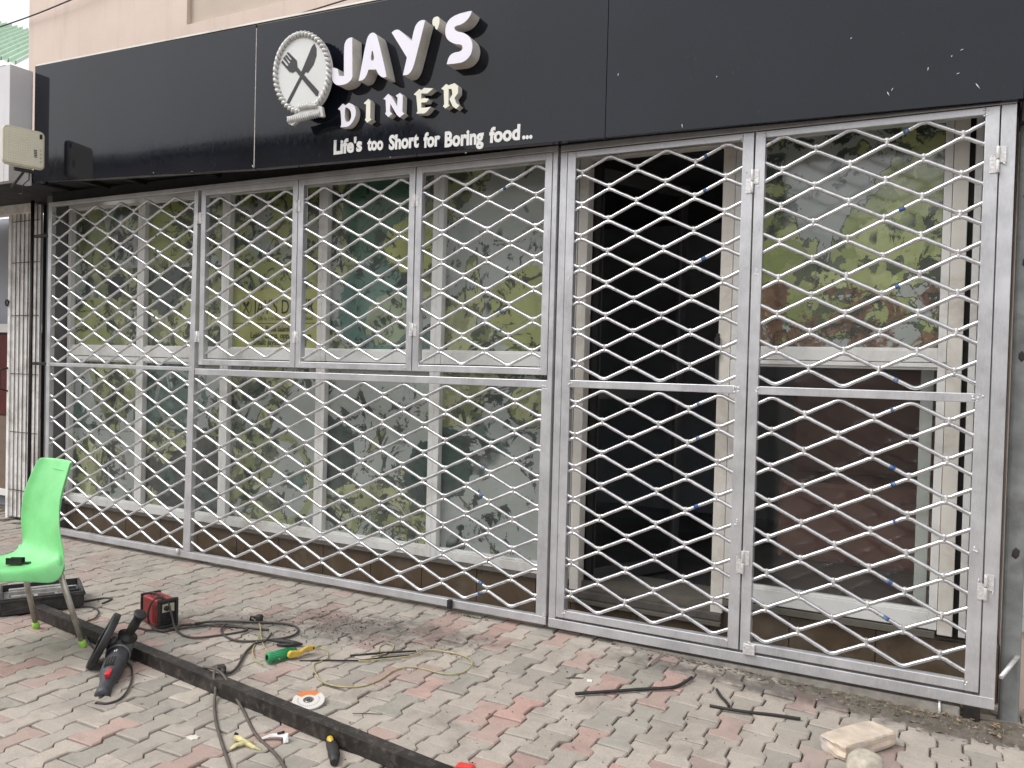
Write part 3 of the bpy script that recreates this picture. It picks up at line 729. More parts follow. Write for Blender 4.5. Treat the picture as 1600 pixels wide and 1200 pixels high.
q = MB(); q.prism([(0, ftop(0)+.001), (FL, ftop(FL)+.001), (FL, ftop(FL)+.012), (0, ftop(0)+.012)], .004, .06); q.build('top_trim', M['alu_cream'], sign)
# box behind: back frame and dark soffit
q = MB(); q.prism([(0, 2.715), (FL, 2.665), (FL, 2.675), (0, 2.725)], .051, .42); q.build('soffit', M['under'], sign)
q = MB(); q.box(-.0, FL, .051, .54, 3.44, 3.46); q.build('top_cover', M['under'], sign)
q = MB()
for s in (.35, .75, 1.5, 2.4, 3.3, 4.3, 5.2): q = MB(); q.box(s, s+.04, .06, .50, 2.640+.045*max(0, 1-s/4), 2.68+.045*max(0, 1-s/4)); q.build('bracket', M['steel_dark'], sign, .002)
q = MB(); q.box(-6.30, -.2, .055, .10, 2.625, 2.70); o = q.build('header_beam', M['under'], shop, .003); o.location = (3, -YW, 0)

def face_letter(outline_px, origin, sc, off, depth, name='letter', face='sign_white', holes=(), soft=1, keep=()):
    lp = [[onF(origin[0]+x/sc, origin[1]+y/sc, off) for x, y in outline_px]] + [[onF(origin[0]+x/sc, origin[1]+y/sc, off) for x, y in h] for h in holes]
    lp = [rounded(lp[0], soft, keep)]+[rounded(h, 1) for h in lp[1:]]
    me = curve_solid(lp, depth/2)
    cx = sum(p_[0] for p_ in lp[0])/len(lp[0])
    for q in me.vertices:
        q.co = Vector((q.co.x, -(off-depth/2)-q.co.z, q.co.y))
    me.materials.clear(); me.materials.append(M[face]); me.materials.append(M['sign_side'])
    for f in me.polygons:
        f.material_index = 0 if abs(f.normal.y) > .7 else 1; f.use_smooth = False
    o = bpy.data.objects.new(name, me); link(o, sign)
    return o
OF = .095; O1 = (510, 10); K1 = 6.4
face_letter([(887, 178), (845, 188), (815, 225), (805, 290), (805, 560), (757, 560), (742, 490), (682, 472), (684, 590), (705, 632), (745, 655), (822, 642), (870, 608), (888, 570)], (410, 30), 6.318, OF, .09, keep=(0, 4, 5, 6, 7, 13))
face_letter([(322, 745), (340, 660), (398, 345), (425, 280), (465, 257), (502, 280), (525, 360), (590, 640), (600, 705), (560, 712), (520, 680), (497, 630), (420, 632), (400, 690), (370, 735)], O1, K1, OF, .09, holes=[[(458, 415), (438, 542), (482, 540)]], keep=(0, 8, 11, 12))
face_letter([(652, 262), (680, 237), (720, 230), (760, 262), (852, 345), (880, 215), (912, 160), (950, 135), (988, 138), (905, 470), (868, 610), (840, 660), (810, 685), (765, 688), (805, 510)], O1, K1, OF, .09, keep=(0, 4, 8, 13, 14))
face_letter([(1060, 130), (1085, 103), (1125, 100), (1135, 150), (1110, 235), (1090, 225), (1085, 195), (1060, 190)], O1, K1, OF+.005, .09, face='sign_cream', soft=1)
face_letter([(1455, 46), (1440, 44), (1300, 80), (1225, 130), (1190, 200), (1188, 285), (1215, 340), (1290, 378), (1345, 378), (1366, 410), (1345, 450), (1270, 462), (1225, 500), (1203, 578), (1290, 572), (1375, 555), (1435, 500), (1460, 430), (1460, 360), (1430, 300), (1370, 262), (1300, 250), (1275, 220), (1290, 195), (1350, 180), (1405, 140), (1440, 90)], O1, K1, OF, .09, keep=(0, 13))
O2 = (515, 120); K2 = 7.273; OD = .05
face_letter([(95, 365), (150, 305), (178, 325), (220, 295), (275, 320), (300, 380), (290, 460), (250, 530), (205, 570), (122, 572), (135, 540), (125, 380), (108, 378)], O2, K2, OD, .045, holes=[[(172, 345), (172, 505), (222, 515), (248, 460), (240, 385), (205, 350)]], soft=1, keep=(0, 1, 2, 3, 9))
face_letter([(388, 300), (440, 250), (464, 275), (460, 470), (478, 485), (428, 522), (400, 490), (412, 465), (415, 312), (398, 308)], O2, K2, OD, .045, face='sign_cream', soft=0)
face_letter([(610, 252), (665, 193), (705, 225), (767, 335), (772, 235), (750, 215), (800, 183), (832, 212), (826, 395), (848, 420), (795, 460), (762, 430), (690, 305), (685, 395), (712, 420), (668, 458), (630, 420), (642, 395), (636, 262)], O2, K2, OD, .045, soft=0)
face_letter([(956, 200), (1020, 138), (1042, 152), (1075, 125), (1178, 132), (1110, 188), (1040, 188), (1040, 250), (1075, 240), (1128, 250), (1100, 288), (1040, 292), (1040, 352), (1095, 350), (1150, 340), (1100, 400), (1070, 417), (985, 417), (1000, 390), (985, 215)], O2, K2, OD, .045, face='sign_cream', soft=0)
face_letter([(1268, 135), (1325, 80), (1350, 97), (1420, 72), (1462, 105), (1458, 185), (1418, 240), (1440, 300), (1475, 325), (1437, 364), (1398, 335), (1362, 255), (1395, 200), (1388, 140), (1352, 135), (1350, 310), (1365, 325), (1315, 360), (1288, 335), (1302, 310), (1297, 152)], O2, K2, OD, .045, face='sign_cream', soft=0)
# tagline: flat letters, word by word along the slightly wandering line
def tag_word(word, u0, vb0, u1, vb1, cap_px, off=.005, bold=.040):
    me = text_mesh(word, .5, bold)
    xs_ = [q.co.x for q in me.vertices]; a, c = min(xs_), max(xs_)
    p0 = onF(u0, vb0, off); p1 = onF(u1, vb1, off); ptop = onF(u0, vb0-cap_px, off); h = ptop[1]-p0[1]
    for q in me.vertices:
        t_ = (q.co.x-a)/(c-a); q.co = Vector((p0[0]+(p1[0]-p0[0])*t_, -off if q.co.z > 0 else 0, p0[1]+(p1[1]-p0[1])*t_+q.co.y*h/.72))
    me.materials.clear(); me.materials.append(M['vinyl'])
    o = bpy.data.objects.new('tagline_word', me); link(o, sign)
def tw(w_, x0, y0, x1, y1, cap): tag_word(w_, 510+x0/4.848, 185+y0/4.848, 510+x1/4.848, 185+y1/4.848, cap/4.848)
tw("Life's", 54, 270, 268, 243, 104); tw("too", 308, 240, 428, 234, 98); tw("Short", 472, 234, 697, 213, 106); tw("for", 735, 218, 860, 203, 108)
tw("Boring", 895, 214, 1190, 186, 113); tw("food", 1232, 181, 1465, 156, 112); tw("...", 1482, 153, 1560, 147, 110)
# scuffs, drips of old sealant and small reflections put in as white flecks
q = MB()
for (u, v, l_, a_) in ((1503, 78, .012, .3), (1487, 88, .008, 1.2), (1450, 108, .016, 1.4), (1388, 147, .022, 2.0), (1394, 140, .014, 1.1), (1497, 115, .012, .4), (1528, 135, .03, -1.0), (1066, 197, .02, 1.7), (966, 117, .014, 1.5), (728, 239, .012, .2), (1330, 60, .01, .5), (1120, 120, .008, .9), (610, 246, .008, .4), (300, 268, .01, .1), (240, 270, .008, .7)):
    a, c = onF(u, v, .001); q.tube([(a-cos(a_)*l_/2, -.0015, c-sin(a_)*l_/2), (a, -.003, c), (a+cos(a_)*l_/2, -.0015, c+sin(a_)*l_/2)], [.0008, .0022, .0008], 5)
q.build('scuff_glint', M['vinyl'], sign, kind='stuff')
# badge
OB = .10; BO = (410, 30); BK = 6.318
def bpt(x, y, off=OB): return onF(BO[0]+x/BK, BO[1]+y/BK, off)
def ell(k, ex=283, ey=412, n=44): return [bpt(396+ex*k*cos(q)*1.0+sin(q)*14, 530-ey*k*sin(q)) for q in [2*pi*i/n for i in range(n)]]
def solid(lp, off, depth, name, m, parent, bev=0):
    me = curve_solid(lp, depth/2)
    for q in me.vertices: q.co = Vector((q.co.x, -(off-depth/2)-q.co.z, q.co.y))
    me.materials.clear(); me.materials.append(M[m]); o = bpy.data.objects.new(name, me); link(o, parent)
    if bev: mo = o.modifiers.new('b', 'BEVEL'); mo.width = bev; mo.segments = 2; mo.limit_method = 'ANGLE'
    return o
bd = solid([ell(.99)], OB, .022, 'badge', 'badge', sign)
st_ = MB(); cxx, czz = bpt(396, 530); st_.box(cxx-.05, cxx+.05, -OB+.023, -.001, czz-.06, czz+.06); st_.build('spacer', M['under'], bd)
rope = MB(); n = 46
for i in range(n):
    q0 = 2*pi*i/n; q1 = 2*pi*(i+1.15)/n
    if 3.9 < q0 < 5.5 and False: continue
    a = bpt(396+283*cos(q0)+sin(q0)*14, 530-412*sin(q0)); c = bpt(396+283*.86*cos(q1)+sin(q1)*12, 530-412*.86*sin(q1))
    mid = ((a[0]+c[0])/2, (a[1]+c[1])/2)
    rope.tube([(a[0], -OB-.001, a[1]), (mid[0], -OB-.010, mid[1]), (c[0], -OB-.001, c[1])], [.006, .0125, .006], 6)
rope.build('rope_rim', M['badge_rope'], bd)
solid([[bpt(*p_) for p_ in [(515, 240), (535, 290), (535, 360), (505, 450), (450, 530), (425, 522), (265, 838), (240, 820), (375, 560), (388, 515), (440, 390), (490, 270)]]], OB+.002, .004, 'knife', 'black_print', bd)
solid([[bpt(*p_) for p_ in [(250, 327), (262, 330), (340, 408), (345, 470), (390, 525), (558, 712), (547, 757), (530, 757), (375, 570), (330, 510), (300, 527), (268, 520), (188, 428), (202, 408), (246, 466), (262, 455), (206, 388), (222, 370), (266, 440), (280, 428), (224, 366), (240, 352), (280, 405), (292, 398), (243, 338)]]], OB+.0035, .005, 'fork', 'black_print', bd)
solid([[bpt(*p_, OB+.02) for p_ in [(238, 962), (275, 955), (360, 925), (420, 860), (520, 850), (585, 862), (602, 955), (575, 965), (520, 942), (430, 960), (360, 985), (330, 1020), (292, 1050), (265, 1035)]]], OB+.02, .02, 'bow', 'badge_rope', bd)
bw = MB()
for i in range(9):
    x = 385+i*17; a = bpt(x, 905-i*3, OB+.02); c = bpt(x-26+i*6, 835-abs(i-4)*-6-20, OB+.02)
    bw.tube([(a[0], -OB-.022, a[1]), ((a[0]+c[0])/2, -OB-.032, (a[1]+c[1])/2), (c[0], -OB-.018, c[1])], [.004, .008, .003], 6)
for i in range(16):
    x = 262+i*20; yb = 1040-i*4.6; a = bpt(x, yb-2, OB+.02); c = bpt(x-6, yb-72, OB+.02)
    bw.tube([(a[0], -OB-.018, a[1]), ((a[0]+c[0])/2, -OB-.028, (a[1]+c[1])/2), (c[0], -OB-.018, c[1])], [.003, .006, .003], 5)
bw.build('bow_folds', M['badge_rope'], bd)

# ================================================================== LEFT NEIGHBOUR
nb = thing('neighbouring_shop', 'neighbouring shop with pale boxed fascia left of the black sign', 'building')
p = MB(); p.box(-6.075, -6.02, -.455, -.285, 2.665, 3.500); p.box(-9.5, -6.075, -.455, -.40, 2.665, 3.500)
p.build('fascia', simple('pale_fascia', (.60, .585, .60), .35, 0, .05, 3, .02, dirt=(.40, .37, .36), dirtamt=.35), nb, .003)
p = MB(); p.box(-9.5, -6.08, -.40, .6, 2.70, 2.72); p.box(-7.04, -6.0, -.28, .62, 2.725, 2.777); p.build('soffit', M['under'], nb)
rw = simple('rusty_white_paint', (.80, .79, .77), .6, .1, .12, 14, .3, dirt=(.22, .17, .13), dirtamt=.5)
p = MB(); p.box(-8.6, -6.85, .245, .32, 2.62, 2.70); p.build('lintel', rw, nb, .004)
p = MB(); p.box(-8.6, -6.6, .66, .80, -.05, 2.70); p.build('wall', M['interior_wall'], nb)
p = MB(); p.box(-8.6, -7.0, .58, .66, 1.62, 1.70); p.build('window_bar', M['alu_white'], nb, .003)
p = MB(); p.box(-8.6, -7.0, .60, .66, .85, 1.60); p.build('window', simple('maroon_glass', (.10, .02, .02), .2), nb)
p = MB(); p.box(-8.6, -7.0, .58, .66, .12, .84); p.build('panel', simple('brown_panel', (.17, .12, .09), .6), nb)
p = MB(); p.box(-8.6, -7.0, .56, .66, .10, .16); p.build('kerb_strip', M['alu_white'], nb, .003)
fg = thing('folding_gate', 'stack of folded white collapsible gate strips left of the grille', 'gate', (0, 0, 0))
x0, x1 = onY(22, 500, .28).x, onY(64.5, 500, .28).x
ns = 13
for i in range(ns):
    x = x0+(x1-x0)*(i+.5)/ns; wd = (x1-x0)/ns*.86
    p = MB(); y = .26+(.02 if i % 2 else 0)
    p.box(x-wd/2, x-wd/2+.008, y, y+.035, .02, 2.68); p.box(x-wd/2+.008, x+wd/2, y+.004, y+.01, .02, 2.68)
    p.build('strip', rw, fg, .002)
p = MB()
for z in (.25, .75, 1.25, 1.75, 2.2, 2.55):
    p.box(x0, x1, .254, .257, z, z+.005)
p.build('lattice_link', M['steel_dark'], fg)
p = MB(); p.box(x0-.045, x0-.010, .25, .31, .0, 2.70); p.build('leading_post', rw, fg, .003)
p = MB(); p.tube([(x0-.03, .25, 1.10), (x0-.05, .19, 1.12), (x0-.05, .19, 1.28), (x0-.03, .25, 1.30)], .008, 8); p.build('handle', M['steel_dark'], fg)
p = MB(); p.tube([(x0-.03+.02*cos(q), .235, 1.86+.025*sin(q)) for q in [2*pi*i/10 for i in range(11)]], .007, 6); p.build('ring', M['steel_dark'], fg)
dp = MB(); dp.box(onY(65.5, 500, .36).x, onY(77, 500, .36).x, .36, .60, -.05, 2.70); tag(dp.build('dark_column', M['under'], bevel=.004), 'narrow black column between the folded gate and the silver grille', 'column')
dp = MB(); dp.tube([(-6.56, .06, -.02), (-6.56, .06, 2.66)], .014, 8); tag(dp.build('steel_pipe', M['steel_dark']), 'thin dark upright pipe just left of the silver grille', 'pipe')

# floodlight
A = onY(5, 186, -.64); B = onY(72, 194, -.37); D = onY(8, 247, -.64)
ex = (Vector((B.x, B.y, B.z))-Vector((A.x, A.y, A.z))); fwid = Vector((ex.x, ex.y, 0)).length
fl = thing('floodlight', 'square cream led floodlight on an arm at the left end of the black sign', 'floodlight')
fe = Vector((ex.x, ex.y, 0)).normalized(); fn = Vector((fe.y, -fe.x, 0)); fz = A.z-D.z
fl.matrix_world = Matrix(((fe.x, -fn.x, 0, A.x), (fe.y, -fn.y, 0, A.y), (0, 0, 1, D.z-.03), (0, 0, 0, 1)))
wv = fwid*.98; hv = fz
creamp = simple('yellowed_plastic', (.55, .51, .38), .4, 0, .08, 10, .1, dirt=(.3, .26, .18), dirtamt=.35)
p = MB(); pts = rounded([(0, 0), (wv, 0), (wv, hv), (0, hv)], 3); 
def rr(w_, h_, r, x=0, z=0):
    o_ = []
    for (cx, cz_, a0) in ((w_-r, r, -pi/2), (w_-r, h_-r, 0), (r, h_-r, pi/2), (r, r, pi)):
        for i in range(5): q = a0+pi/2*i/4; o_.append((x+cx+r*cos(q), z+cz_+r*sin(q)))
    return o_
p.prism(rr(wv, hv, .03), 0, .028); p.build('housing', creamp, fl, .006)
p = MB(); p.prism(rr(wv*.92, hv*.90, .02, wv*.04, hv*.05), -.004, 0); lens = p.build('lens', simple('frosted_lens', (.66, .63, .50), .25, 0, .04, 10, .0), fl, .001)
p = MB()
for i in range(9):
    for j in range(12):
        x = wv*(.09+.055*i); z = hv*(.12+.066*j); p.box(x, x+.007, -.0055, -.004, z, z+.006)
p.build('led_dots', simple('led_chip', (.78, .74, .58), .4), lens)
for (x, z, h, w_) in ((.86, .80, .10, .018), (.73, .30, .17, .020)):
    p = MB()
    for k in range(5): p.box(wv*x, wv*x+w_, -.0058, -.004, hv*z+k*h*hv/4, hv*z+k*h*hv/4+.006)
    p.build('marking', M['black_print'], lens)
p = MB(); 
for k in range(4): p.box(wv*.87, wv*.87+.012, -.0056, -.004, hv*(.18+.1*k), hv*(.18+.1*k)+.012)
p.build('marking', simple('grey_print', (.4, .38, .32), .5), lens)
p = MB(); p.box(wv*.3, wv*.75, .02, .04, -.03, -.006); p.tube([(wv*.55, .03, -.02), (wv*.6, .18, -.06), (wv*.62, .30, -.10)], .010, 6); p.build('bracket', M['steel_dark'], fl, .002)
p = MB(); p.tube([(wv*.7, .05, .0), (wv*.72, .07, -.07), (wv*.66, .12, -.10), (wv*.75, .2, -.15), (wv*.8, .3, -.14)], .004, 5); p.build('cable', M['black_rubber'], fl)

# green corrugated roof behind, upper left
rf = thing('green_roofed_building', 'pale building with light green corrugated metal roof behind at the upper left', 'building')
p = MB(); vs = []; fs = []
n = 46
q0 = [onY(-240, -26, 13), onY(95, 62, 13)]
for i in range(n):
    t_ = i/(n-1); rg = q0[0].lerp(q0[1], t_); ev = rg+Vector((5.2, -4.6, -3.1))
    for (dx, dz) in ((0, 0), (.02, .09), (.10, .09), (.12, 0)): vs += [(rg.x+dx, rg.y, rg.z+dz), (ev.x+dx, ev.y, ev.z+dz)]
for i in range(4*n-1): fs.append((2*i, 2*i+2, 2*i+3, 2*i+1))
p.add(vs, fs); o = p.build('roof', simple('green_roof_sheet', (.42, .56, .43), .5, 0, .1, 2, .1), rf)
mo = o.modifiers.new('s', 'SOLIDIFY'); mo.thickness = .02
p = MB(); p.box(-34, -17.5, 9.3, 12.6, -.1, 4.2); p.build('wall', simple('cream_wall', (.55, .5, .42), .85), rf)

# overhead cables
M['lead'] = simple('dusty_black_lead', (.050, .043, .037), .6, 0, .35, 25, .2)
def cable(pts, r, label, name='overhead_cable', m='lead', res=10, group='overhead cables'):
    P_ = [Vector(p_) for p_ in pts]; o_ = []
    for i in range(len(P_)-1):
        a, b1, c, d = P_[max(i-1, 0)], P_[i], P_[i+1], P_[min(i+2, len(P_)-1)]
        for k in range(res):
            t_ = k/res; o_.append(.5*((2*b1)+(-a+c)*t_+(2*a-5*b1+4*c-d)*t_*t_+(-a+3*b1-3*c+d)*t_**3))
    o_.append(P_[-1]); q = MB(); q.tube(o_, r, 7); o = q.build(name, M[m] if isinstance(m, str) else m)
    return tag(o, label, 'cable', group) if label else o
cable([onY(-60, 62, .27), onY(40, 28, .26), onY(110, 0, .25), onY(250, -60, .25)], .006, 'dark cable crossing the sky and wall at the upper left corner')
cable([onY(392, 44, .2), onY(440, 30, .15), onY(545, -2, .1), onY(640, -34, .1)], .005, 'thin cable hugging the wall just above the black sign')

# ================================================================== RIGHT END
M['knot'] = simple('dark_knot', (.035, .028, .024), .7)
p = thing('timber_post', 'weathered grey square post with dark knots beside the right edge of the gate', 'post')
q = MB(); q.box(.238, .312, .095, .17, -.09, 2.60); q.build('shaft', simple('weathered_post', (.22, .23, .225), .75, 0, .3, 9, .5, dirt=(.09, .085, .08), dirtamt=.7), p, .012)
for (x, z, r_) in ((.275, 1.92, .020), (.272, 1.52, .018), (.278, .68, .020), (.262, 2.2, .008)):
    q = MB(); q.blob((x, .094, z), r_, sq=(.8, .22, 1.3), jit=.15); q.build('knot', M['knot'], p)
q = MB(); q.box(.235, .36, .03, .2, 2.50, 2.585); tag(q.build('steel_bracket', M['steel_dark'], bevel=.003), 'dark steel bracket over the top of the grey post', 'bracket')
rb = thing('right_wall', 'peach wall with another window and poster beyond the grey post at the right edge', 'wall')
q = MB(); q.box(.245, 4.2, .30, .62, -.12, .30); q.box(.245, 4.2, .30, .62, 2.62, 2.78); q.box(.245, .30, .31, .62, .30, 2.62); q.build('wall', M['peach'], rb)
q = MB(); q.box(.31, 1.6, .27, .31, .30, .37); q.box(.31, .345, .27, .31, .37, 2.62); q.box(.345, 1.6, .272, .31, 1.49, 1.56); q.build('window_frame', M['alu_white'], rb, .003)
q = MB(); q.box(.345, 1.6, .292, .296, .37, 2.62); q.build('pane', M['glass'], rb)
q = MB(); q.box(.345, 1.6, .36, .38, .37, 1.49); q.build('dark_backing', M['booth_brown'], rb)
poster(.35, 1.35, 1.565, 2.60, P('print_p', 30, leafamt=.5), 'partly visible olive poster in the window at the far right edge', y=.299)
fs_ = thing('fascia_end', 'second dark fascia panel beyond the right end of the black sign', 'sign')
q = MB(); q.box(.25, 3.5, -.02, .29, 2.63, 4.4); q.build('panel', M['under'], fs_, .003)

# ================================================================== GREEN CHAIR
ch = thing('chair', 'bright green plastic chair with grey steel legs near the left edge', 'chair', (-3.915, -1.418, 0), rot=(0, 0, -.118+pi))
# local: +y is forward (seat front), +x is the sitter's ... mirrored by the turn; x stays symmetric
prof = [(.54, .405), (.535, .425), (.50, .437), (.42, .432), (.32, .424), (.22, .418), (.15, .425), (.108, .455), (.094, .50), (.088, .56), (.074, .64), (.054, .72), (.030, .80), (.006, .86), (-.008, .900)]
nu = 22; vs = []; fs = []
for i, (y, z) in enumerate(prof):
    t_ = i/(len(prof)-1)
    seat = max(0, min(1, (7-i)/3))
    hw = .215-.012*max(0, t_-.5)*2
    if i >= 6: hw = .218-.068*((i-6)/8)**1.1
    for j in range(nu):
        u = -1+2*j/(nu-1); e = abs(u)
        x = hw*u
        fl_ = max(0, (e-.86)/.14)
        zz = z + seat*(-.045*fl_**1.5 - .010*(1-e*e) + .010*max(0, e-.5))
        up_ = max(0, min(1, (i-8)/3)); yy = y + up_*(.034*e**2.4) - (.012*e**3 if i in (5, 6, 7, 8) else 0)
        if i in (5, 6, 7, 8): zz -= (.075 if i in (6, 7) else .035)*fl_
        yy += .014*fl_*up_
        if i in (5, 6, 7): x *= 1+.07*e**3
        vs.append((x, yy, zz))
for i in range(len(prof)-1):
    for j in range(nu-1): fs.append((i*nu+j, i*nu+j+1, (i+1)*nu+j+1, (i+1)*nu+j))
q = MB(); q.add(vs, fs, 0, True)
b = NB('green_plastic'); v = b.coord('Object'); n_ = b.noise(v, 9, 6, .65)
c = b.mix(b.ramp(n_, [(.3, 0.0), (.7, 1.0)]), (.17, .55, .20), (.23, .65, .26))
c = b.mix(b.math('MULTIPLY', b.ramp(b.noise(v, 11, 8, .75, .5), [(.55, 0.0), (.70, 1.0)]), .35), c, (.30, .36, .20))
M['green'] = b.done(c, b.ramp(n_, [(.3, .38), (.7, .5)]), 0, Subsurface_Weight=.04, Subsurface_Radius=(.02, .05, .02))
o = q.build('seat_shell', M['green'], ch)
mo = o.modifiers.new('s', 'SOLIDIFY'); mo.thickness = .006; mo.offset = 0
mo = o.modifiers.new('u', 'SUBSURF'); mo.levels = 1; mo.render_levels = 2
q = MB(); q.tube([(-.10, .020, .838), (-.09, .015, .85), (.09, .015, .85), (.10, .020, .838)], .0025, 6); q.build('ridge', M['green'], ch)
q = MB()
for (dx, dz) in ((-.03, .87), (.0, .875), (.02, .862), (-.01, .858)): q.blob((dx, -.004+.03*(.9-dz), dz), .006, sq=(.5, .35, 1.3), jit=.4)
q.build('glue_stain', simple('brown_stain', (.30, .33, .12), .8, 0, .4, 80, .1), ch, kind='stuff')
legm = simple('scuffed_tube', (.47, .44, .39), .45, .6, .15, 30, .2, dirt=(.17, .13, .1), dirtamt=.6)
for (fx, fy, tx_, ty_, tz_) in ((-.232, 0, -.186, .105, .405), (.232, 0, .186, .105, .405), (-.215, .55, -.185, .44, .415), (.215, .55, .185, .44, .415)):
    q = MB(); q.tube([(tx_, ty_, tz_), (fx+(tx_-fx)*.05, fy+(ty_-fy)*.05, .02)], [.0145, .0125], 12); lg = q.build('leg', legm, ch)
    q = MB(); a = Vector((fx, fy, 0)); d = (Vector((tx_, ty_, tz_))-a).normalized()
    q.tube([a+Vector((0, 0, .001)), a+d*.004, a+d*.034, a+d*.036], [.015, .0175, .0165, .012], 12); q.build('foot_cap', simple('lime_cap', (.33, .62, .10), .5), lg)
    # socket moulded under the seat
q = MB(); q.tube([(-.185, .44, .402), (.185, .44, .402)], .009, 8); q.build('cross_tube', legm, ch)
for sx_ in (-1, 1):
    q = MB(); a = Vector((sx_*.192, .098, .385)); q.tube([a, a+Vector((sx_*.001, .002, .02)), a+Vector((-sx_*.002, .004, .05)), a+Vector((-sx_*.006, .006, .075))], [.019, .021, .018, .008], 12); q.build('leg_socket', M['green'], ch)
sc = gp(24, 877, .435)
o = thing('steel_offcut', 'small dark folded steel offcut lying on the green chair seat', 'offcut', (sc.x, sc.y, .423), rot=(0, 0, .6))
q = MB(); q.box(-.035, .035, -.02, -.016, 0, .032); q.box(-.035, .035, -.016, .02, 0, .004); q.box(-.028, .035, .016, .02, .004, .028); q.build('channel', M['steel_dark'], o, .001)
q = MB(); q.box(.02, .06, .0, .025, .0, .005); q.build('tab', M['steel_dark'], o)

# ================================================================== TOOL CASE
A = gp(131, 922, .10); B = gp(10, 935, .10); D = gp(118, 894, .10)
e1 = (B-A).normalized(); e2 = Vector((-e1.y, e1.x, 0)); 
if e2.dot(D-A) < 0: e2 = -e2
wd = .33
tc = thing('tool_case', 'open black moulded power tool case on the paving behind the green chair', 'case')
tc.matrix_world = Matrix(((e1.x, e2.x, 0, A.x), (e1.y, e2.y, 0, A.y), (0, 0, 1, .0), (0, 0, 0, 1)))
casem = simple('black_case_plastic', (.022, .022, .023), .45, 0, .3, 20, .2, dirt=(.13, .12, .11), dirtamt=.4)
greym = simple('dusty_tray', (.24, .23, .22), .5, 0, .4, 15, .3, dirt=(.6, .58, .55), dirtamt=.8)
for k, L_ in ((0, .40), (1, .38)):
    x0 = k*.43
    q = MB(); h = .095 if k == 0 else .06
    q.box(x0, x0+L_, 0, wd, .005, .02); q.box(x0, x0+L_, 0, .012, .02, h); q.box(x0, x0+L_, wd-.012, wd, .02, h); q.box(x0, x0+.012, .012, wd-.012, .02, h); q.box(x0+L_-.012, x0+L_, .012, wd-.012, .02, h)
    q.box(x0-.006, x0+L_+.006, -.006, .0, h-.02, h-.008); q.box(x0-.006, x0, 0, wd, h-.02, h-.008)
    o = q.build('case_half', casem, tc, .006)
    q = MB(); q.box(x0+.013, x0+L_-.013, .013, wd-.013, .021, h*.62)
    q.box(x0+.03, x0+.09, .04, .11, h*.62, h*.86); q.box(x0+.12, x0+L_-.05, .03, .045, h*.62, h*.88); q.box(x0+.12, x0+L_-.05, .09, .10, h*.62, h*.92)
    q.box(x0+.12, x0+.14, .045, .09, h*.62, h*.9); q.box(x0+.22, x0+.24, .045, .09, h*.62, h*.9); q.box(x0+.04, x0+.36, .17, .185, h*.62, h*.95); q.box(x0+.10, x0+.36, .24, .27, h*.62, h*.9)
    q.build('moulded_tray', greym, o, .004)
q = MB(); 
for (a, c, d, e) in ((.02, .10, .05, .062), (.02, .10, .118, .130), (.02, .032, .062, .118), (.088, .10, .062, .118)): q.box(a, c, d, e, .06, .099)
q.build('socket_holder', casem, tc, .002)
q = MB(); q.box(.402, .426, .03, .09, .02, .05); q.box(.402, .426, .24, .30, .02, .05); q.build('hinge', casem, tc, .003)

# ================================================================== STEEL BEAM
bs = Vector((-4.34, -1.266, 0)); bdv = Vector((1, -.142, 0)).normalized(); bn = Vector((.142, 1, 0)).normalized()
bx = Matrix(((bdv.x, bn.x, 0, bs.x), (bdv.y, bn.y, 0, bs.y), (0, 0, 1, .002), (0, 0, 0, 1)))
bo = thing('steel_beam', 'long black square steel tube lying diagonally across the paving', 'beam'); bo.matrix_world = bx
b = NB('mill_scale_steel'); v = b.coord('Object'); n_ = b.noise(v, 7, 8, .7)
nz = b.n('NewGeometry').outputs['Normal']; 
c = b.mix(b.ramp(n_, [(.35, 0.0), (.7, 1.0)]), (.012, .011, .011), (.050, .042, .036))
c = b.mix(b.math('MULTIPLY', b.ramp(b.noise(v, 26, 8, .75), [(.5, 0.0), (.7, 1.0)]), .5), c, (.20, .17, .14))
b.bump(n_, .3, .004); m_ = b.done(c, b.ramp(n_, [(.3, .45), (.7, .7)]), .25)
q = MB(); L_ = 3.3; s_ = .058
for (a, c, d, e) in ((-s_/2, s_/2, 0, .003), (-s_/2, s_/2, s_-.003, s_), (-s_/2, -s_/2+.003, .003, s_-.003), (s_/2-.003, s_/2, .003, s_-.003)): q.box(0, L_, a, c, d, e)
q.build('tube', m_, bo)
# dust lying on the upper face
q = MB(); 
for _ in range(150):
    x = random.uniform(.02, L_-.05); y = random.uniform(-s_/2+.003, s_/2-.003); q.blob((x, y, s_+.0004), random.uniform(.0008, .002), sq=(1.4, 1, .35), sub=1)
q.build('dust', simple('pale_dust', (.22, .19, .15), .95), bo, kind='stuff')

# ================================================================== ANGLE GRINDER
Lv = Vector((-.59, -.81, 0)).normalized(); Tv = Vector((.81, -.59, 0)).normalized(); Uv = Vector((0, 0, 1))
av = (Tv*.96+Lv*.20-Uv*.21).normalized(); nv = (Lv*.9+Uv*.43); nv = (nv-av*nv.dot(av)).normalized(); wv_ = nv.cross(av)
if wv_.z < 0: wv_ = -wv_
dc = gp(161, 1001, .115)                       # disc centre
hc = dc - nv*.085                              # gear head
GX = Matrix(((av.x, nv.x, wv_.x, hc.x), (av.y, nv.y, wv_.y, hc.y), (av.z, nv.z, wv_.z, hc.z), (0, 0, 0, 1)))
gd = thing('angle_grinder', 'large black and grey angle grinder with red switch resting against the steel beam', 'grinder'); gd.matrix_world = GX
gb_ = simple('grinder_grey_shell', (.040, .042, .050), .5, 0, .15, 30, .15, dirt=(.13, .12, .11), dirtamt=.3)
RY = Matrix.Rotation(pi/2, 4, 'Y')             # lathe axis z -> x
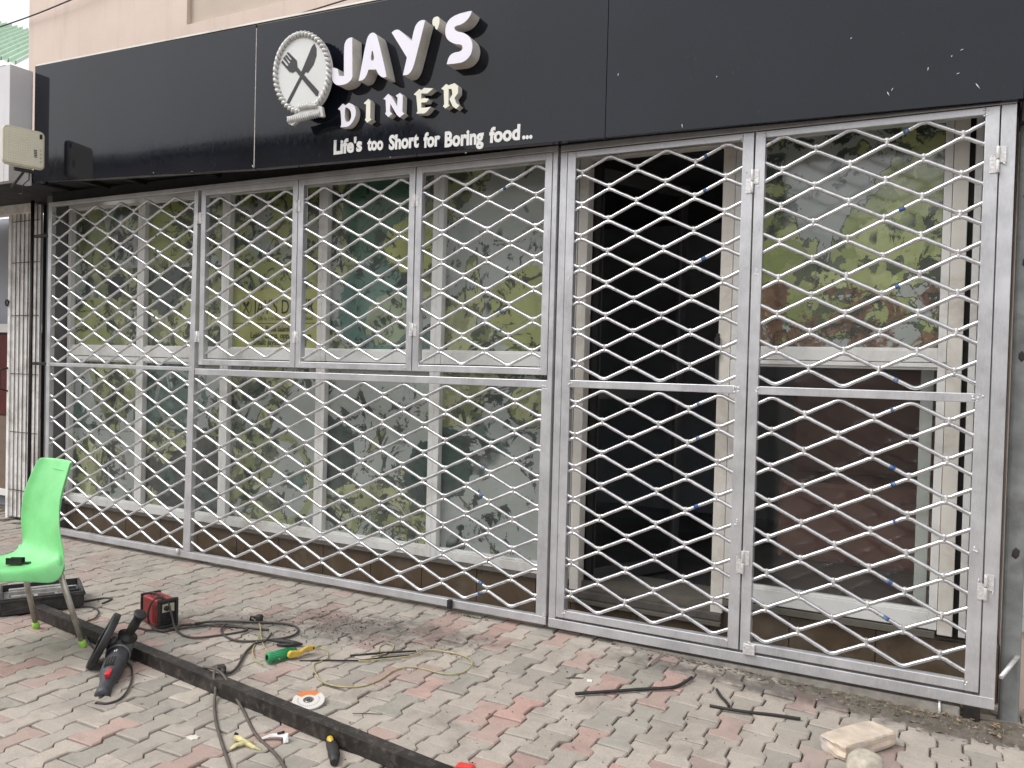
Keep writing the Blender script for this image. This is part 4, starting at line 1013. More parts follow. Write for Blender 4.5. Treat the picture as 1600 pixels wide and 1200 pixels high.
q = MB(); q.lathe([(0.0, -.045), (.030, -.043), (.040, -.03), (.043, 0), (.045, .03), (.050, .04), (.050, .075), (.053, .09), (.053, .20), (.046, .235), (.036, .27), (.031, .31), (.034, .345), (.036, .375), (.030, .388), (.0, .389)], 24, X=RY)
body = q.build('body', gb_, gd); 
for vv in body.data.vertices: vv.co.y *= .88
q = MB(); q.lathe([(.0, -.052), (.034, -.050), (.046, -.030), (.0505, .0), (.0515, .052), (.054, .056), (.054, .068), (.047, .07)], 24, X=RY); q.lathe([(.040, 0), (.040, .045), (.030, .055)], 20, X=Matrix.Rotation(-pi/2, 4, 'X')); q.build('gear_head', simple('cast_grey_head', (.16, .16, .165), .45, .5, .15, 30, .3), gd)
q = MB(); DX = Matrix.Translation((0, .085, 0)) @ Matrix.Rotation(-pi/2, 4, 'X')
q.lathe([(.0, -.018), (.128, -.018), (.1305, -.014), (.1305, .010), (.126, .013), (.124, .010), (.0, .006)], 48, X=DX); q.build('guard_disc', simple('worn_black_guard', (.022, .022, .023), .5, .2, .3, 14, .3, dirt=(.10, .09, .08), dirtamt=.35), gd, .001)
q = MB(); q.lathe([(.0, .006), (.114, .008), (.1145, .0125), (.0, .0125)], 40, X=DX); q.lathe([(.0, .0125), (.018, .0125), (.018, .022), (.0, .022)], 12, X=DX); q.build('cutting_disc', M['black_rubber'], gd)
q = MB(); HX = Matrix.Translation((.0, .0, .045)) @ Matrix.Rotation(.12, 4, 'Y')
q.lathe([(.0, 0), (.014, 0), (.014, .012), (.044, .016), (.045, .022), (.020, .028), (.0195, .05), (.0225, .08), (.0205, .115), (.0225, .140), (.0300, .146), (.0315, .154), (.026, .158), (.0, .157)], 22, X=HX); q.build('side_handle', M['black_rubber'], gd)
q = MB()
for i in range(4):
    for j in range(8): 
        x = .165+j*.0085; an = -.35+i*.24+0.9
        yv = -cos(an)*.0478*.88*-1; 
        q.box(-.0025, .0025, -.004, .004, -.002, .0015, X=Matrix.Translation((x, -.88*.0528*cos(an+.0)*-1 if False else .0528*.88*cos(an), .0528*sin(an))) @ Matrix.Rotation(an-pi/2, 4, 'X'))
q.build('vent_slots', M['black_gap'], gd)
q = MB(); an = 1.15
sw = Matrix.Translation((.275, .030*cos(an), .036*sin(an))) @ Matrix.Rotation(an-pi/2, 4, 'X')
q.box(-.030, .028, -.010, .010, -.004, .010, X=sw); q.box(.010, .030, -.010, .012, .006, .020, X=sw); q.build('switch', simple('red_switch', (.55, .03, .035), .4), gd, .004)
q = MB(); lb = Matrix.Translation((.115, .0538*.88*cos(1.1), .0538*sin(1.1))) @ Matrix.Rotation(1.1-pi/2, 4, 'X')
q.box(-.010, .006, -.004, .0, -.001, .0012, X=lb); q.box(-.004, .008, .003, .008, -.001, .0012, X=lb); q.build('print_mark', M['vinyl'], gd)
q = MB(); q.lathe([(.0545, .052), (.0555, .054), (.0545, .056)], 24, X=RY); q.build('seam_ring', M['black_gap'], gd)
tail = hc+av*.388
q = MB(); q.tube([tail-av*.01, tail+av*.03, tail+av*.05-Uv*.012], [.013, .010, .007], 10); o = q.build('cord_boot', M['black_rubber']); o.parent = gd; o.matrix_parent_inverse = GX.inverted()
def gcable(pxs, r, z=None, **kw):
    pts = []
    for t_ in pxs:
        zz = t_[2] if len(t_) > 2 else r+.001
        p_ = gp(t_[0], t_[1], zz+gz(gp(t_[0], t_[1], 0).x)); pts.append(p_)
    return cable(pts, r, None, **kw)
e0 = tail+av*.045-Uv*.012
pts = [e0, e0+av*.03-Uv*.012] + [gp(u, v, .006) for u, v in ((150, 1098), (168, 1099), (190, 1090), (204, 1068), (206, 1045), (199, 1036))]
cb = cable(pts, .0045, 'black power cord looping out of the tail of the angle grinder', 'power_cord', group=None)

# ================================================================== WELDING MACHINE
F0 = gp(247, 985, 0); 
ld = (gp(216, 968, 0)-F0).normalized(); ld = Vector((-.975, .222, 0)).normalized(); wdv = Vector((ld.y*-1, ld.x, 0))*-1
if wdv.dot(gp(281, 975, 0)-F0) < 0: wdv = -wdv
wm = thing('welding_machine', 'small red and black welding inverter with a carry strap on the paving', 'welder')
wm.matrix_world = Matrix(((wdv.x, ld.x, 0, F0.x), (wdv.y, ld.y, 0, F0.y), (0, 0, 1, .004), (0, 0, 0, 1)))
ww, wl, wh = .105, .20, .145
redm = simple('dusty_red_enamel', (.36, .030, .032), .4, .1, .15, 14, .1, dirt=(.16, .08, .07), dirtamt=.6)
q = MB(); q.box(.004, ww-.004, .012, wl-.012, .006, wh); q.build('housing', redm, wm, .010, seg=3)
q = MB()
for yy, th_ in ((-.006, .02), (wl-.010, .010)):
    for (a, c, d, e) in ((-.003, ww+.003, 0, .016), (-.003, ww+.003, wh-.010, wh+.006), (-.003, .012, .0155, wh-.0095), (ww-.012, ww+.003, .0155, wh-.0095)): q.box(a, c, yy, yy+th_, d, e)
    q.build('bumper_frame', M['black_rubber'], wm, .005); q = MB()
q = MB(); q.box(.012, ww-.012, .0, .012, .016, wh-.01); fp = q.build('front_panel', M['black_gap'], wm, .002)
q = MB(); q.box(.020, ww-.020, -.003, .0, wh-.062, wh-.018); pl = q.build('control_plate', simple('pale_control_plate', (.42, .40, .30), .4, 0, .25, 60, 0), fp, .001)
q = MB(); q.lathe([(.0, .014), (.010, .014), (.012, .010), (.013, 0)], 16, X=Matrix.Translation((.040, -.003, wh-.040)) @ Matrix.Rotation(pi/2, 4, 'X')); q.build('knob', M['black_gap'], fp)
q = MB()
for k in range(6): q.tube([(.020, -.001, .028+k*.009), (ww/2, -.005, .024+k*.009), (ww-.020, -.001, .028+k*.009)], .0022, 5)
q.build('grille_fins', M['black_rubber'], fp)
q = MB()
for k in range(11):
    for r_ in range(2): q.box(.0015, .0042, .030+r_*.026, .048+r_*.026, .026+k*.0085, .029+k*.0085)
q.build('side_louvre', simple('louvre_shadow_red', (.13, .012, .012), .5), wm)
q = MB(); q.tube([(ww/2-.012, wl-.03, wh), (ww/2-.012, wl-.04, wh+.010), (ww/2-.012, wl*.5, wh+.014), (ww/2-.012, .04, wh+.010), (ww/2-.012, .03, wh)], .006, 8); q.build('carry_strap', M['black_rubber'], wm)
# leads draped over and around it
T0 = gp(225, 985, .01)
cable([gp(190, 990, .006), gp(214, 981, .006), gp(240, 985, .006), gp(300, 980, .006), gp(340, 975, .006), gp(370, 978, .006), gp(385, 985, .006), gp(340, 993, .006), gp(300, 996, .006), gp(276, 985, .01), gp(268, 960, .08), gp(262, 940, .14), gp(250, 934, .165), gp(240, 938, .16), gp(232, 955, .10), gp(234, 975, .02), gp(252, 986, .006), gp(275, 982, .006), gp(290, 976, .006), gp(350, 978, .006), gp(420, 984, .006)], .0055, 'thick black welding lead draped over the red welding machine', 'welding_lead', group='leads on the paving')
cable([gp(304, 974, .018), gp(340, 971, .012), gp(400, 972, .008), gp(450, 975, .006), gp(466, 984, .006), gp(455, 994, .006), (gp(420, 1000, .006)), gp(380, 1002, .006), gp(355, 996, .006), gp(346, 985, .006), gp(352, 975, .012)], .006, 'looped black welding lead between the red machine and the green clamp', 'welding_lead', group='leads on the paving')
cable([gp(424, 990, .014), gp(415, 1001, .010), gp(400, 1005, .006), gp(385, 1018, .006), gp(372, 1040, .006), gp(362, 1050, .006), gp(352, 1052, .010)], .006, 'black lead running from the loops down to the loose plug', 'welding_lead', group='leads on the paving')
cable([gp(160, 943, .006), gp(175, 936, .006), gp(160, 935, .006), gp(130, 940, .006), gp(90, 946, .006)], .006, 'short dark lead loop coming out from beside the tool case', 'welding_lead', group='leads on the paving')
cable([gp(100, 950, .006), gp(140, 948, .006), gp(154, 955, .006), gp(148, 966, .006), gp(135, 972, .006), gp(133, 990, .02), gp(140, 1005, .006), gp(150, 1014, .006), gp(165, 1010, .006)], .0045, 'thin dark lead curling around the chair leg and over the beam', 'welding_lead', group='leads on the paving')
# yellow-green flex with plug
cable([gp(405, 974, .015), gp(407, 985, .01), gp(402, 1000, .005), gp(395, 1015, .005), gp(398, 1030, .005), gp(410, 1038, .012)], .0032, 'thin yellowish flex from the black plug into the green clamp', 'flex', m=simple('dirty_yellow_flex', (.36, .31, .15), .5, 0, .3, 30, .1), group=None)
cable([gp(407, 976, .012), gp(408, 995, .005), gp(413, 1010, .005), gp(425, 1024, .008), gp(437, 1030, .02)], .003, 'second thin yellowish flex beside the first, ending behind the clamp', 'flex', m='black_rubber' if False else bpy.data.materials['dirty_yellow_flex'], group=None)
cable([gp(490, 1013, .01), gp(508, 1015, .006), gp(512, 1028, .005), (gp(500, 1034, .005)), gp(490, 1040, .005), gp(500, 1062, .005), gp(525, 1072, .005), gp(560, 1073, .005), gp(590, 1064, .005), (gp(620, 1046, .005)), gp(650, 1043, .005), gp(695, 1053, .005), gp(725, 1050, .005), gp(738, 1036, .005), gp(725, 1025, .005), gp(695, 1018, .005), gp(665, 1015, .005), gp(645, 1024, .005), gp(600, 1030, .007), gp(560, 1033, .007)], .0033, 'thin yellowish flex lying in a wide loop on the paving', 'flex', m=bpy.data.materials['dirty_yellow_flex'], group=None)
cable([gp(592, 1018, .005), gp(594, 1010, .005), gp(606, 1005, .006), gp(615, 1010, .007), gp(608, 1019, .006), gp(580, 1026, .006)], .003, 'small closed loop of flex above the electrode rods', 'flex', m=bpy.data.materials['dirty_yellow_flex'], group=None)
cable([gp(336, 1044, .062), (gp(334, 1056, .064)), gp(337, 1075, .03), gp(335, 1100, .005), gp(338, 1130, .005), gp(348, 1165, .005), gp(361, 1205, .005), gp(370, 1250, .005)], .0062, 'left of two grey-brown leads hanging over the beam towards the viewer', 'welding_lead', m=simple('grey_brown_lead', (.085, .070, .058), .6, 0, .25, 30, .2), group='leads on the paving')
cable([gp(318, 1042, .066), gp(336, 1046, .068), gp(350, 1056, .066), gp(364, 1082, .03), gp(380, 1110, .005), gp(400, 1148, .005), gp(430, 1178, .005), gp(446, 1202, .005), gp(470, 1250, .005)], .0062, 'right of two grey-brown leads hanging over the beam towards the viewer', 'welding_lead', m=bpy.data.materials['grey_brown_lead'], group='leads on the paving')

def ground_thing(name, label, cat, u, v, ang, group=None, z=0):
    p_ = gp(u, v, z); p_.z = gz(p_.x)+z
    return thing(name, label, cat, p_, group, rot=(0, 0, ang))
def dirang(u0, v0, u1, v1):
    a = gp(u0, v0); c = gp(u1, v1); return math.atan2(c.y-a.y, c.x-a.x), (c-a).length
# plug lying free
pg = ground_thing('plug', 'black three pin plug lying at the end of the lead by the beam', 'plug', 346, 1050, 2.6, z=.002)
q = MB(); q.box(-.022, .022, -.018, .018, .002, .030); q.lathe([(.012, 0), (.008, .03), (.0, .03)], 10, X=Matrix.Translation((-.02, 0, .016)) @ Matrix.Rotation(-pi/2, 4, 'Y')); q.build('plug_body', M['black_rubber'], pg, .006)
q = MB()
for yy in (-.010, 0, .010): q.box(.022, .040, yy-.0025, yy+.0025, .010+(.008 if yy == 0 else 0), .014+(.008 if yy == 0 else 0))
q.build('pin', simple('brass_pin', (.35, .28, .14), .35, .8), pg)
pg = ground_thing('socket', 'black plug connector standing up where the yellowish flex starts', 'plug', 405, 972, .5, z=.0)
q = MB(); q.lathe([(.0, .0), (.014, .0), (.020, .006), (.021, .032), (.016, .040), (.0, .042)], 14); q.box(-.030, .006, -.008, .008, .018, .034); q.build('plug_body', M['black_rubber'], pg, .003)
q = MB(); q.tube([(-.03, 0, .026), (-.045, .004, .030), (-.05, .006, .010), (-.03, .01, .004)], .005, 6); q.build('cable_stub', M['black_rubber'], pg)

# electrode holder: green grip, yellow jaw lever
an, L_ = dirang(417, 1037, 494, 1018)
eh = ground_thing('electrode_holder', 'welding clamp with ribbed green grip and yellow lever', 'clamp', 417, 1037, an, z=.0)
eh.scale = (1.13, 1.4, 1.4)
greenp = simple('green_grip', (.02, .27, .10), .4, 0, .12, 20, .1); yel = simple('yellow_lever', (.62, .42, .05), .45, 0, .12, 25, .1, dirt=(.3, .2, .1), dirtamt=.4)
q = MB(); q.lathe([(.010, -.0), (.0165, .0), (.0175, .004), (.0165, .018), (.0165, .10), (.014, .13), (.0, .13)], 18, X=Matrix.Translation((0, 0, .019)) @ RY)
for k in range(18):
    qa = 2*pi*k/18; q.tube([(.018, .0168*cos(qa), .019+.0168*sin(qa)), (.11, .0165*cos(qa), .019+.0165*sin(qa))], .0016, 4)
q.build('grip', greenp, eh)
q = MB(); q.lathe([(.0, .006), (.0105, .006), (.0105, .0)], 14, X=Matrix.Translation((0, 0, .019)) @ RY); q.build('cable_hole', M['black_gap'], eh)
q = MB(); q.prism([(.075, -.006), (.078, .008), (.090, .013), (.13, .006), (.165, .016), (.200, .013), (.207, .004), (.200, -.004), (.160, -.002), (.125, -.012), (.085, -.012)], -.034, -.020, X=Matrix.Translation((0, 0, .022))); q.build('lever', yel, eh, .004)
q = MB(); q.tube([(.193, -.0352, .028), (.193, -.0190, .028)], .004, 10); q.build('pivot', M['black_gap'], eh)
q = MB(); q.box(.125, .200, -.016, .0, .012, .022); q.build('jaw', simple('brass_jaw', (.22, .16, .08), .4, .7), eh, .002)
q = MB(); q.tube([(.19, -.01, .022), (.26, .035, .040), (.335, .08, .058)], .0018, 6); q.build('electrode', simple('bare_electrode', (.35, .32, .28), .5, .5), eh)
# black earth clamp
an, L_ = dirang(424, 1005, 470, 1010)
ec = ground_thing('earth_clamp', 'black earth clamp lying behind the green electrode holder', 'clamp', 426, 1006, an, z=.0)
q = MB(); q.tube([(0, 0, .016), (.05, 0, .018), (.12, 0, .016), (.16, .004, .012)], [.006, .013, .012, .006], 8); q.tube([(.04, -.03, .009), (.09, -.022, .010), (.15, -.006, .012)], [.007, .009, .006], 8); q.build('jaw', M['black_rubber'], ec)
q = MB(); q.tube([(.11, -.02, .012), (.115, .004, .020)], .006, 8); q.build('spring', M['steel_dark'], ec)
# electrodes / rods on the ground
def stick(u0, v0, u1, v1, r, label, name='electrode_rod', m='steel_dark', bend=0, group=None, cat='rod', zz=None):
    a = gp(u0, v0); c = gp(u1, v1); a.z = gz(a.x)+r+.001; c.z = gz(c.x)+r+.001
    if zz: a.z += zz[0]; c.z += zz[1]
    mid = (a+c)/2+Vector((0, bend, .002)); q = MB(); pts = [a, a.lerp(mid, .5)+Vector((0, bend*.3, 0)), mid, mid.lerp(c, .5)+Vector((0, bend*.3, 0)), c]
    q.tube(pts, [r*.9, r, r*1.05, r, r*.85], 7); return tag(q.build(name, M[m] if isinstance(m, str) else m), label, cat, group)
stick(547, 1026, 650, 1019, .005, 'dark welding electrode lying under the small flex loop')
stick(468, 1034, 560, 1034, .004, 'dark electrode running out from under the yellow lever')
stick(556, 1034, 640, 1025, .0035, 'greyish electrode lying along the yellowish flex')
stick(551, 1116, 598, 1117, .0016, 'hair thin dark wire on the pink paver right of the cutting disc')
# black bent strip (edge seal) and sticks
def strip(pxs, r, label, m='black_rubber'):
    pts = []
    for (u, v) in pxs:
        a = gp(u, v); a.z = gz(a.x)+r*1.1+random.uniform(0, .002); pts.append(a)
    return tag(cable(pts, r, None, 'rubber_strip', m), label, 'strip')
strip([(899, 1086), (925, 1084), (960, 1081), (1000, 1077), (1045, 1074), (1065, 1068), (1081, 1057)], .0075, 'long black rubber strip with upturned end on the paving before the gate')
strip([(1109, 1099), (1140, 1104), (1170, 1107), (1210, 1110), (1251, 1115)], .0068, 'straight black strip near the right end of the gate')
strip([(1120, 1074), (1126, 1084), (1134, 1092), (1139, 1099)], .0066, 'short curved black strip touching the straight one')
stick(1012, 1039, 1034, 1023, .005, 'short pale weathered stick by the foot of the gate', 'stick', simple('bare_stick', (.30, .27, .24), .85), cat='stick', zz=(0, .006))
stick(884, 1060, 912, 1060, .0022, 'thin dark nail beside the white chip', 'nail', cat='nail')
o = ground_thing('white_chip', 'small white tile chip on the paving before the gate', 'chip', 921, 1062, .3); q = MB(); q.prism([(-.012, -.015), (.012, -.013), (.013, .014), (-.010, .015)], 0, .006, X=Matrix.Rotation(-pi/2, 4, 'X')); 
q.build('flake', simple('white_glaze', (.72, .72, .70), .4), o, .001)
# cutting disc on the ground
cdk = ground_thing('grinding_disc', 'loose white and orange grinding disc leaning on the far side of the beam', 'disc', 482, 1099, .3, z=.004)
cdk.rotation_euler = (radians(11), radians(4), .3); cdk.location.z += .012
b = NB('disc_print'); raw = b.n('TexCoord').outputs['Object']; sx = b.n('SeparateXYZ'); b.l(raw, sx.inputs[0])
ang = b.math('ARCTAN2', sx.outputs[1], sx.outputs[0]); rad = b.math('SQRT', b.math('ADD', b.math('MULTIPLY', sx.outputs[0], sx.outputs[0]), b.math('MULTIPLY', sx.outputs[1], sx.outputs[1])))
orange = b.math('MULTIPLY', b.math('MULTIPLY', b.math('GREATER_THAN', ang, 1.2), b.math('LESS_THAN', ang, 2.9)), b.math('GREATER_THAN', rad, .034))
c = b.mix(orange, (.58, .56, .52), (.58, .17, .05))
c = b.mix(b.math('LESS_THAN', rad, .022), c, (.10, .10, .10))
tx_ = b.math('MULTIPLY', b.math('GREATER_THAN', b.math('SINE', b.math('MULTIPLY', ang, 34)), .2), b.math('MULTIPLY', b.math('GREATER_THAN', rad, .040), b.math('LESS_THAN', rad, .047)))
c = b.mix(b.math('MULTIPLY', b.math('MULTIPLY', tx_, b.math('LESS_THAN', ang, .9)), .7), c, (.12, .12, .12))
dm = b.done(c, .6)
q = MB(); q.lathe([(.0085, .001), (.018, .001), (.022, .004), (.065, .004), (.066, .001), (.066, -.002), (.0085, -.002), (.0085, .001)], 40, sm=False); q.build('disc_face', dm, cdk)
q = MB(); q.lathe([(.0086, .0015), (.014, .0018), (.014, .0015)], 20); q.build('centre_ring', simple('ring_metal', (.3, .3, .3), .35, .9), cdk)
# utility knife, tape measure, scraps
an, L_ = dirang(513, 1164, 522, 1210)
kn = ground_thing('utility_knife', 'black and yellow handled tool pointing away between beam and viewer', 'tool', 515, 1163, an)
kn.scale = (1.1, 1.45, 1.3)
q = MB(); q.tube([(.0, 0, .013), (.02, 0, .014), (.06, .003, .015), (.12, .004, .015), (.17, 0, .014)], [.008, .012, .015, .014, .010], 10); q.build('grip', M['black_rubber'], kn)
q = MB(); q.tube([(-.012, 0, .014), (.01, 0, .020), (.035, .0, .024), (.06, .0, .024)], [.006, .009, .008, .003], 8); q.build('yellow_inlay', yel, kn)
tm = ground_thing('tape_measure', 'red tape measure casing at the bottom edge beside the end of the beam', 'tape measure', 726, 1226, .2)
q = MB(); q.prism(rr(.075, .07, .02, -.037, 0), -.017, .017); q.build('casing', simple('red_plastic', (.62, .045, .035), .35, 0, .06), tm, .005, loc=(0, 0, .002))
q = MB(); q.lathe([(.0, .003), (.014, .003), (.016, 0)], 20, X=Matrix.Translation((0, -.019, .04)) @ Matrix.Rotation(pi/2, 4, 'X')); q.build('badge', simple('blue_badge', (.08, .16, .45), .4), tm)
o = ground_thing('metal_scrap', 'small grey jagged plate with pale edges on the paving at the lower left', 'scrap', 301, 1152, .4)
pts = []
for i in range(14): r_ = .022*(1 if i % 2 else .78)*random.uniform(.85, 1.1); pts.append((r_*1.2*cos(2*pi*i/14), r_*sin(2*pi*i/14)))
q = MB(); q.prism(pts, 0, .004, X=Matrix.Rotation(-pi/2, 4, 'X') ); q.build('plate', simple('cream_chip', (.60, .57, .50), .6), o)
q = MB(); q.prism([(a*.78, c*.78) for a, c in pts], .004, .0055, X=Matrix.Rotation(-pi/2, 4, 'X')); q.build('grey_face', simple('slate_face', (.20, .19, .22), .5), o)
for ob in o.children: ob.location.z = .001
o = ground_thing('crumpled_wrapper', 'yellow and white crumpled wrapper twisted on the paving at bottom left', 'wrapper', 380, 1166, .2)
q = MB(); 
for (pa, r_) in (([(-.05, .02, .012), (-.02, .005, .02), (.01, 0, .014), (.05, -.01, .008), (.085, -.012, .004)], [.010, .012, .011, .008, .003]), ([(-.02, -.055, .006), (-.01, -.025, .012), (.01, 0, .014), (.03, .02, .010)], [.005, .009, .010, .004])):
    q.tube(pa, r_, 7)
me_ = q.build('foil', simple('yellow_white_foil', (.52, .47, .24), .45, 0, .35, 60, .6), o)
for vv in me_.data.vertices: vv.co += Vector((random.uniform(-.003, .003), random.uniform(-.003, .003), abs(random.uniform(-.003, .004))))
q = MB(); q.blob((-.06, .035, .01), .014, jit=.45); q.build('burnt_tip', M['steel_dark'], o)
o = ground_thing('silver_bracket', 'small bent silver bracket beside the crumpled wrapper', 'bracket', 428, 1156, .35)
q = MB(); q.add([(-.06, -.01, .002), (-.02, .012, .016), (.02, .014, .022), (.052, .008, .026), (.062, -.012, .002), (-.05, -.022, .002), (-.015, -.004, .012), (.018, -.002, .014), (.038, -.006, .016), (.048, -.022, .002)], [(0, 1, 6, 5), (1, 2, 7, 6), (2, 3, 8, 7), (3, 4, 9, 8)])
o2 = q.build('sheet', simple('bright_sheet_metal', (.60, .60, .60), .4, .3, .1), o); mo = o2.modifiers.new('s', 'SOLIDIFY'); mo.thickness = .0025
q = MB(); q.tube([(.01, .01, .02), (.035, .012, .028)], .005, 6); q.build('rivet', M['steel_dark'], o)

# brick and stone by the gate
def rock(name, label, cat, u, v, size, rotz, m, sub=3, amp=.10, seed=1, box=0, z=0, tilt=0):
    rnd = random.Random(seed); bm = bmesh.new()
    if box: bmesh.ops.create_cube(bm, size=2); bmesh.ops.subdivide_edges(bm, edges=bm.edges, cuts=7, use_grid_fill=True)
    else: bmesh.ops.create_icosphere(bm, subdivisions=sub, radius=1)
    from mathutils import noise as NS
    for vv in bm.verts:
        d = vv.co.copy()
        if box:
            k = 1-.03*max(0, sum(1 for c_ in d if abs(c_) > .95)-1); d *= k
        else: d = Vector([math.copysign(abs(c_)**.72, c_) for c_ in d])
        nn = NS.noise(vv.co*1.6+Vector((seed*3, 0, 0)))*amp+NS.noise(vv.co*6+Vector((seed, 5, 0)))*amp*.30
        d *= 1+nn; vv.co = Vector((d.x*size[0], d.y*size[1], d.z*size[2]))
    zmin = min(vv.co.z for vv in bm.verts)
    for vv in bm.verts: vv.co.z -= zmin
    me = bpy.data.meshes.new(name); bm.to_mesh(me); bm.free(); me.materials.append(m)
    for f in me.polygons: f.use_smooth = not box
    p_ = gp(u, v); o_ = bpy.data.objects.new(name, me); C.objects.link(o_); o_.location = (p_.x, p_.y, gz(p_.x)+z); o_.rotation_euler = (0, tilt, rotz)
    return tag(o_, label, cat)
an, L_ = dirang(1290, 1182, 1395, 1150)
rock('brick', 'worn pinkish beige brick lying by the right gate post', 'brick', 1341, 1154, (.150, .060, .030), an, simple('worn_brick', (.54, .45, .36), .9, 0, .22, 14, .9, dirt=(.34, .33, .33), dirtamt=.9), box=1, amp=.075, seed=3)
rock('stone', 'rough pale grey stone in front of the beige brick', 'stone', 1351, 1196, (.072, .058, .042), an+.2, simple('pale_stone', (.42, .38, .31), .95, 0, .25, 30, .9), amp=.16, seed=5)
o = ground_thing('metal_ring', 'small rusty ring lying right of the stone at the bottom edge', 'ring', 1391, 1196, 0)
q = MB(); q.tube([(.014*cos(a), .014*sin(a), .005) for a in [2*pi*i/16 for i in range(17)]], .0028, 6); q.build('band', M['steel_dark'], o)

# ------------------------------------------------------------------ debris, soil and weeds
def scatter(name, n, fn, rr_, mat, label, cat, sq=(1, 1, .6), jit=.4):
    q = MB()
    for _ in range(n):
        x, y = fn(); r_ = random.uniform(*rr_)*(.6+.8*random.random()**2); q.blob((x, y, gz(x)+r_*.3), r_, jit=jit, sq=(sq[0]*random.uniform(.7, 1.6), sq[1]*random.uniform(.7, 1.4), sq[2]))
    return tag(q.build(name, mat), label, cat, kind='stuff')
def gauss2(cx, cy, sx_, sy_): return lambda: (random.gauss(cx, sx_), min(-.02, random.gauss(cy, sy_)))
scatter('slag', 700, gauss2(-2.72, -.50, .32, .13), (.0012, .0040), M['steel_dark'], 'scattered black welding slag and flakes on the paving before the grille', 'debris')
scatter('slag', 130, gauss2(-3.35, -.85, .30, .10), (.0012, .003), M['steel_dark'], 'thin scatter of dark flakes around the leads left of the clamp', 'debris')
scatter('grit', 420, lambda: (random.uniform(-3.6, .25), random.uniform(-1.7, -.05)), (.0012, .0035), M['steel_dark'], 'loose dark grit specks over the paving', 'debris')
scatter('gravel', 260, lambda: (random.uniform(-4.2, .3), random.uniform(-1.9, -.03)), (.0015, .0045), M['concrete'], 'loose pale crumbs over the paving', 'debris')
def base_strip():
    x = random.triangular(-1.7, .5, .25); return x, -abs(random.gauss(0, .035+.05*smooth(-.8, .3, x)))+.02
scatter('soil', 420, base_strip, (.003, .009), M['soil'], 'dark crumbly soil washed up along the foot of the gate', 'soil', sq=(1.2, 1, .5))
scatter('gravel', 160, base_strip, (.002, .006), M['concrete'], 'small stones in the soil at the right gate post', 'gravel')
weedm = simple('weed_green', (.07, .11, .03), .7, 0, .4, 30, 0); drym = simple('dry_grass', (.24, .19, .10), .8, 0, .3, 30, 0)
def weeds(n, fn, h, m, label):
    q = MB()
    for _ in range(n):
        x, y = fn(); a = random.uniform(0, 2*pi); l_ = random.uniform(.5, 1.2)*h; bnd = random.uniform(.4, 1.3)*l_; w_ = random.uniform(.0008, .002)
        ca, sa = cos(a), sin(a); z0 = gz(x); px_, py_ = -sa*w_, ca*w_
        q.add([(x+px_, y+py_, z0), (x-px_, y-py_, z0), (x+ca*bnd*.4-px_, y+sa*bnd*.4-py_, z0+l_*.6), (x+ca*bnd*.4+px_, y+sa*bnd*.4+py_, z0+l_*.6), (x+ca*bnd, y+sa*bnd, z0+l_*.75)], [(0, 1, 2, 3), (3, 2, 4)])
    return tag(q.build('weeds', m), label, 'weeds', kind='stuff')
wc = gp(745, 962)
weeds(90, gauss2(wc.x, wc.y, .06, .015), .018, weedm, 'small green weed tuft at the foot of the grille')
weeds(160, lambda: (random.uniform(-.5, .28), random.gauss(-.04, .03)), .020, drym, 'dry grass bits in the soil by the right gate post')
weeds(120, lambda: (random.uniform(-.5, .28), random.gauss(-.05, .03)), .018, weedm, 'sparse green weeds in the soil by the right gate post')
# low concrete kerb block under the right end of the gate
q = MB(); q.box(-1.5, .09, .012, .26, -.09, .006); tag(q.build('gate_footing', M['concrete'], bevel=.006), 'rough concrete strip under the right end of the gate', 'footing')

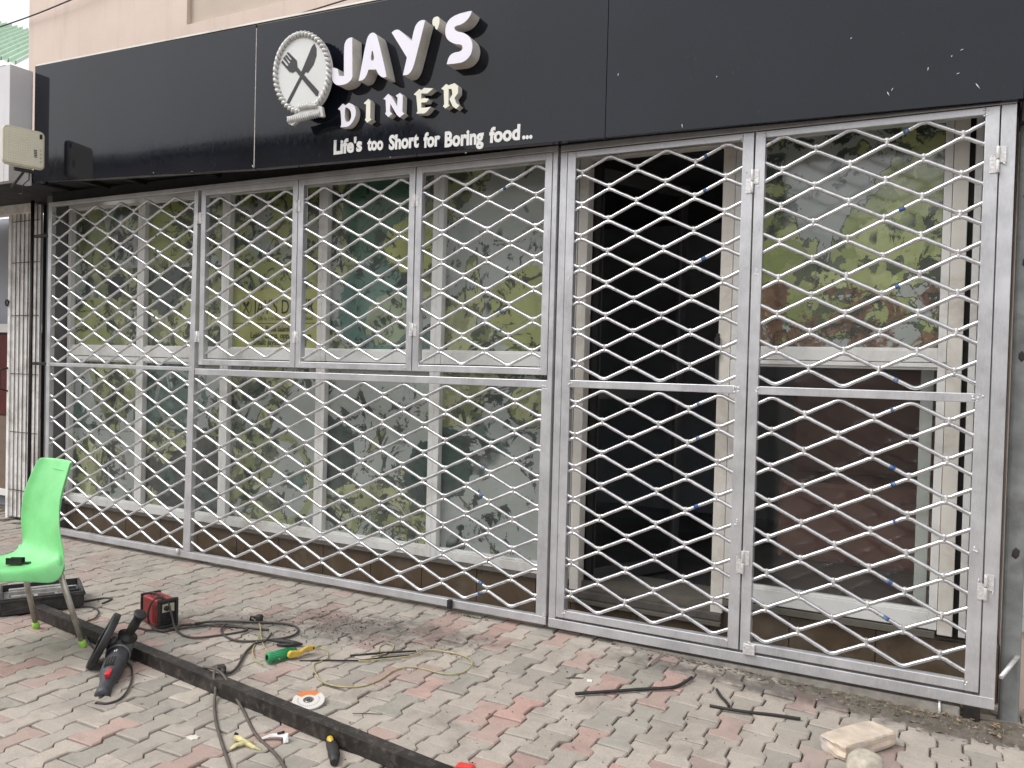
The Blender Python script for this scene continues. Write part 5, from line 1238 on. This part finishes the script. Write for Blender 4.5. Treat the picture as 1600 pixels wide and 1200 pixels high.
# ================================================================== ACROSS THE STREET (seen only as reflections)
opm = simple('opposite_render', (.46, .42, .37), .9, 0, .1, 1, .1); opd = simple('opposite_window', (.03, .035, .04), .2)
for (x0, x1, y0, h, nw, lab) in ((-52, -13, -18, 8.4, 9, 'tall beige three storey house across the street behind the viewer'), (-10.5, 9, -19, 5.2, 5, 'low beige house across the street behind the viewer')):
    op = thing('house', lab, 'house', ((x0+x1)/2, y0, 0)); xc = (x0+x1)/2
    q = MB(); q.box(x0-xc, x1-xc, -8, 0, -.05, h); q.build('wall', opm, op)
    q = MB(); q.box(x0-xc-.3, x1-xc+.3, -8.3, .4, h+.001, h+.25); q.build('roof', M['concrete'], op)
    for fl_ in range(int(h//3)):
        for i in range(nw):
            xw = x0-xc+(x1-x0)*(i+.5)/nw; q = MB(); q.box(xw-.7, xw+.7, .002, .06, 1+fl_*3, 2.3+fl_*3); q.build('window', opd, op)

# soil and litter heaped along the foot of the right half of the gate
from mathutils import noise as NS2
q = MB(); nx_, ny_ = 150, 14; vs = []
for j in range(ny_):
    for i in range(nx_):
        x = -1.35+2.2*i/(nx_-1); yy = j/(ny_-1)
        wdt = .06+.17*smooth(-1.2, .25, x)+.03*NS2.noise(Vector((x*5, 0, 1)))
        y = .05-(wdt+.05)*yy
        pr = max(0, 1-yy)**.6 * (.35+.65*smooth(-1.3, -.2, x))
        z = gz(x)-.010+.020*pr+.011*NS2.noise(Vector((x*30, y*30, 0)))+.006*NS2.noise(Vector((x*90, y*90, 3)))
        vs.append((x, y, z))
q.add(vs, [(j*nx_+i, (j+1)*nx_+i, (j+1)*nx_+i+1, j*nx_+i+1) for j in range(ny_-1) for i in range(nx_-1)], 0, True)
o = q.build('soil_bank', M['soil']); tag(o, 'uneven dark soil bank along the foot of the right half of the gate', 'soil', kind='stuff')
q = MB()
for _ in range(70):
    x = random.triangular(-.7, .45, .25); y = -abs(random.gauss(.04, .05)); a = random.uniform(0, 6.3); l_ = random.uniform(.008, .022); w_ = l_*random.uniform(.25, .5); z = gz(x)+.012+random.uniform(0, .006)
    ca, sa = cos(a), sin(a)
    q.add([(x-ca*l_, y-sa*l_, z), (x-sa*w_, y+ca*w_, z+random.uniform(0, .006)), (x+ca*l_, y+sa*l_, z+random.uniform(-.002, .005)), (x+sa*w_, y-ca*w_, z+random.uniform(0, .004))], [(0, 1, 2), (0, 2, 3)])
tag(q.build('dry_leaves', simple('dry_leaf_litter', (.22, .16, .10), .8, 0, .5, 40, .2)), 'dry leaf litter on the soil by the right gate post', 'leaves', kind='stuff')
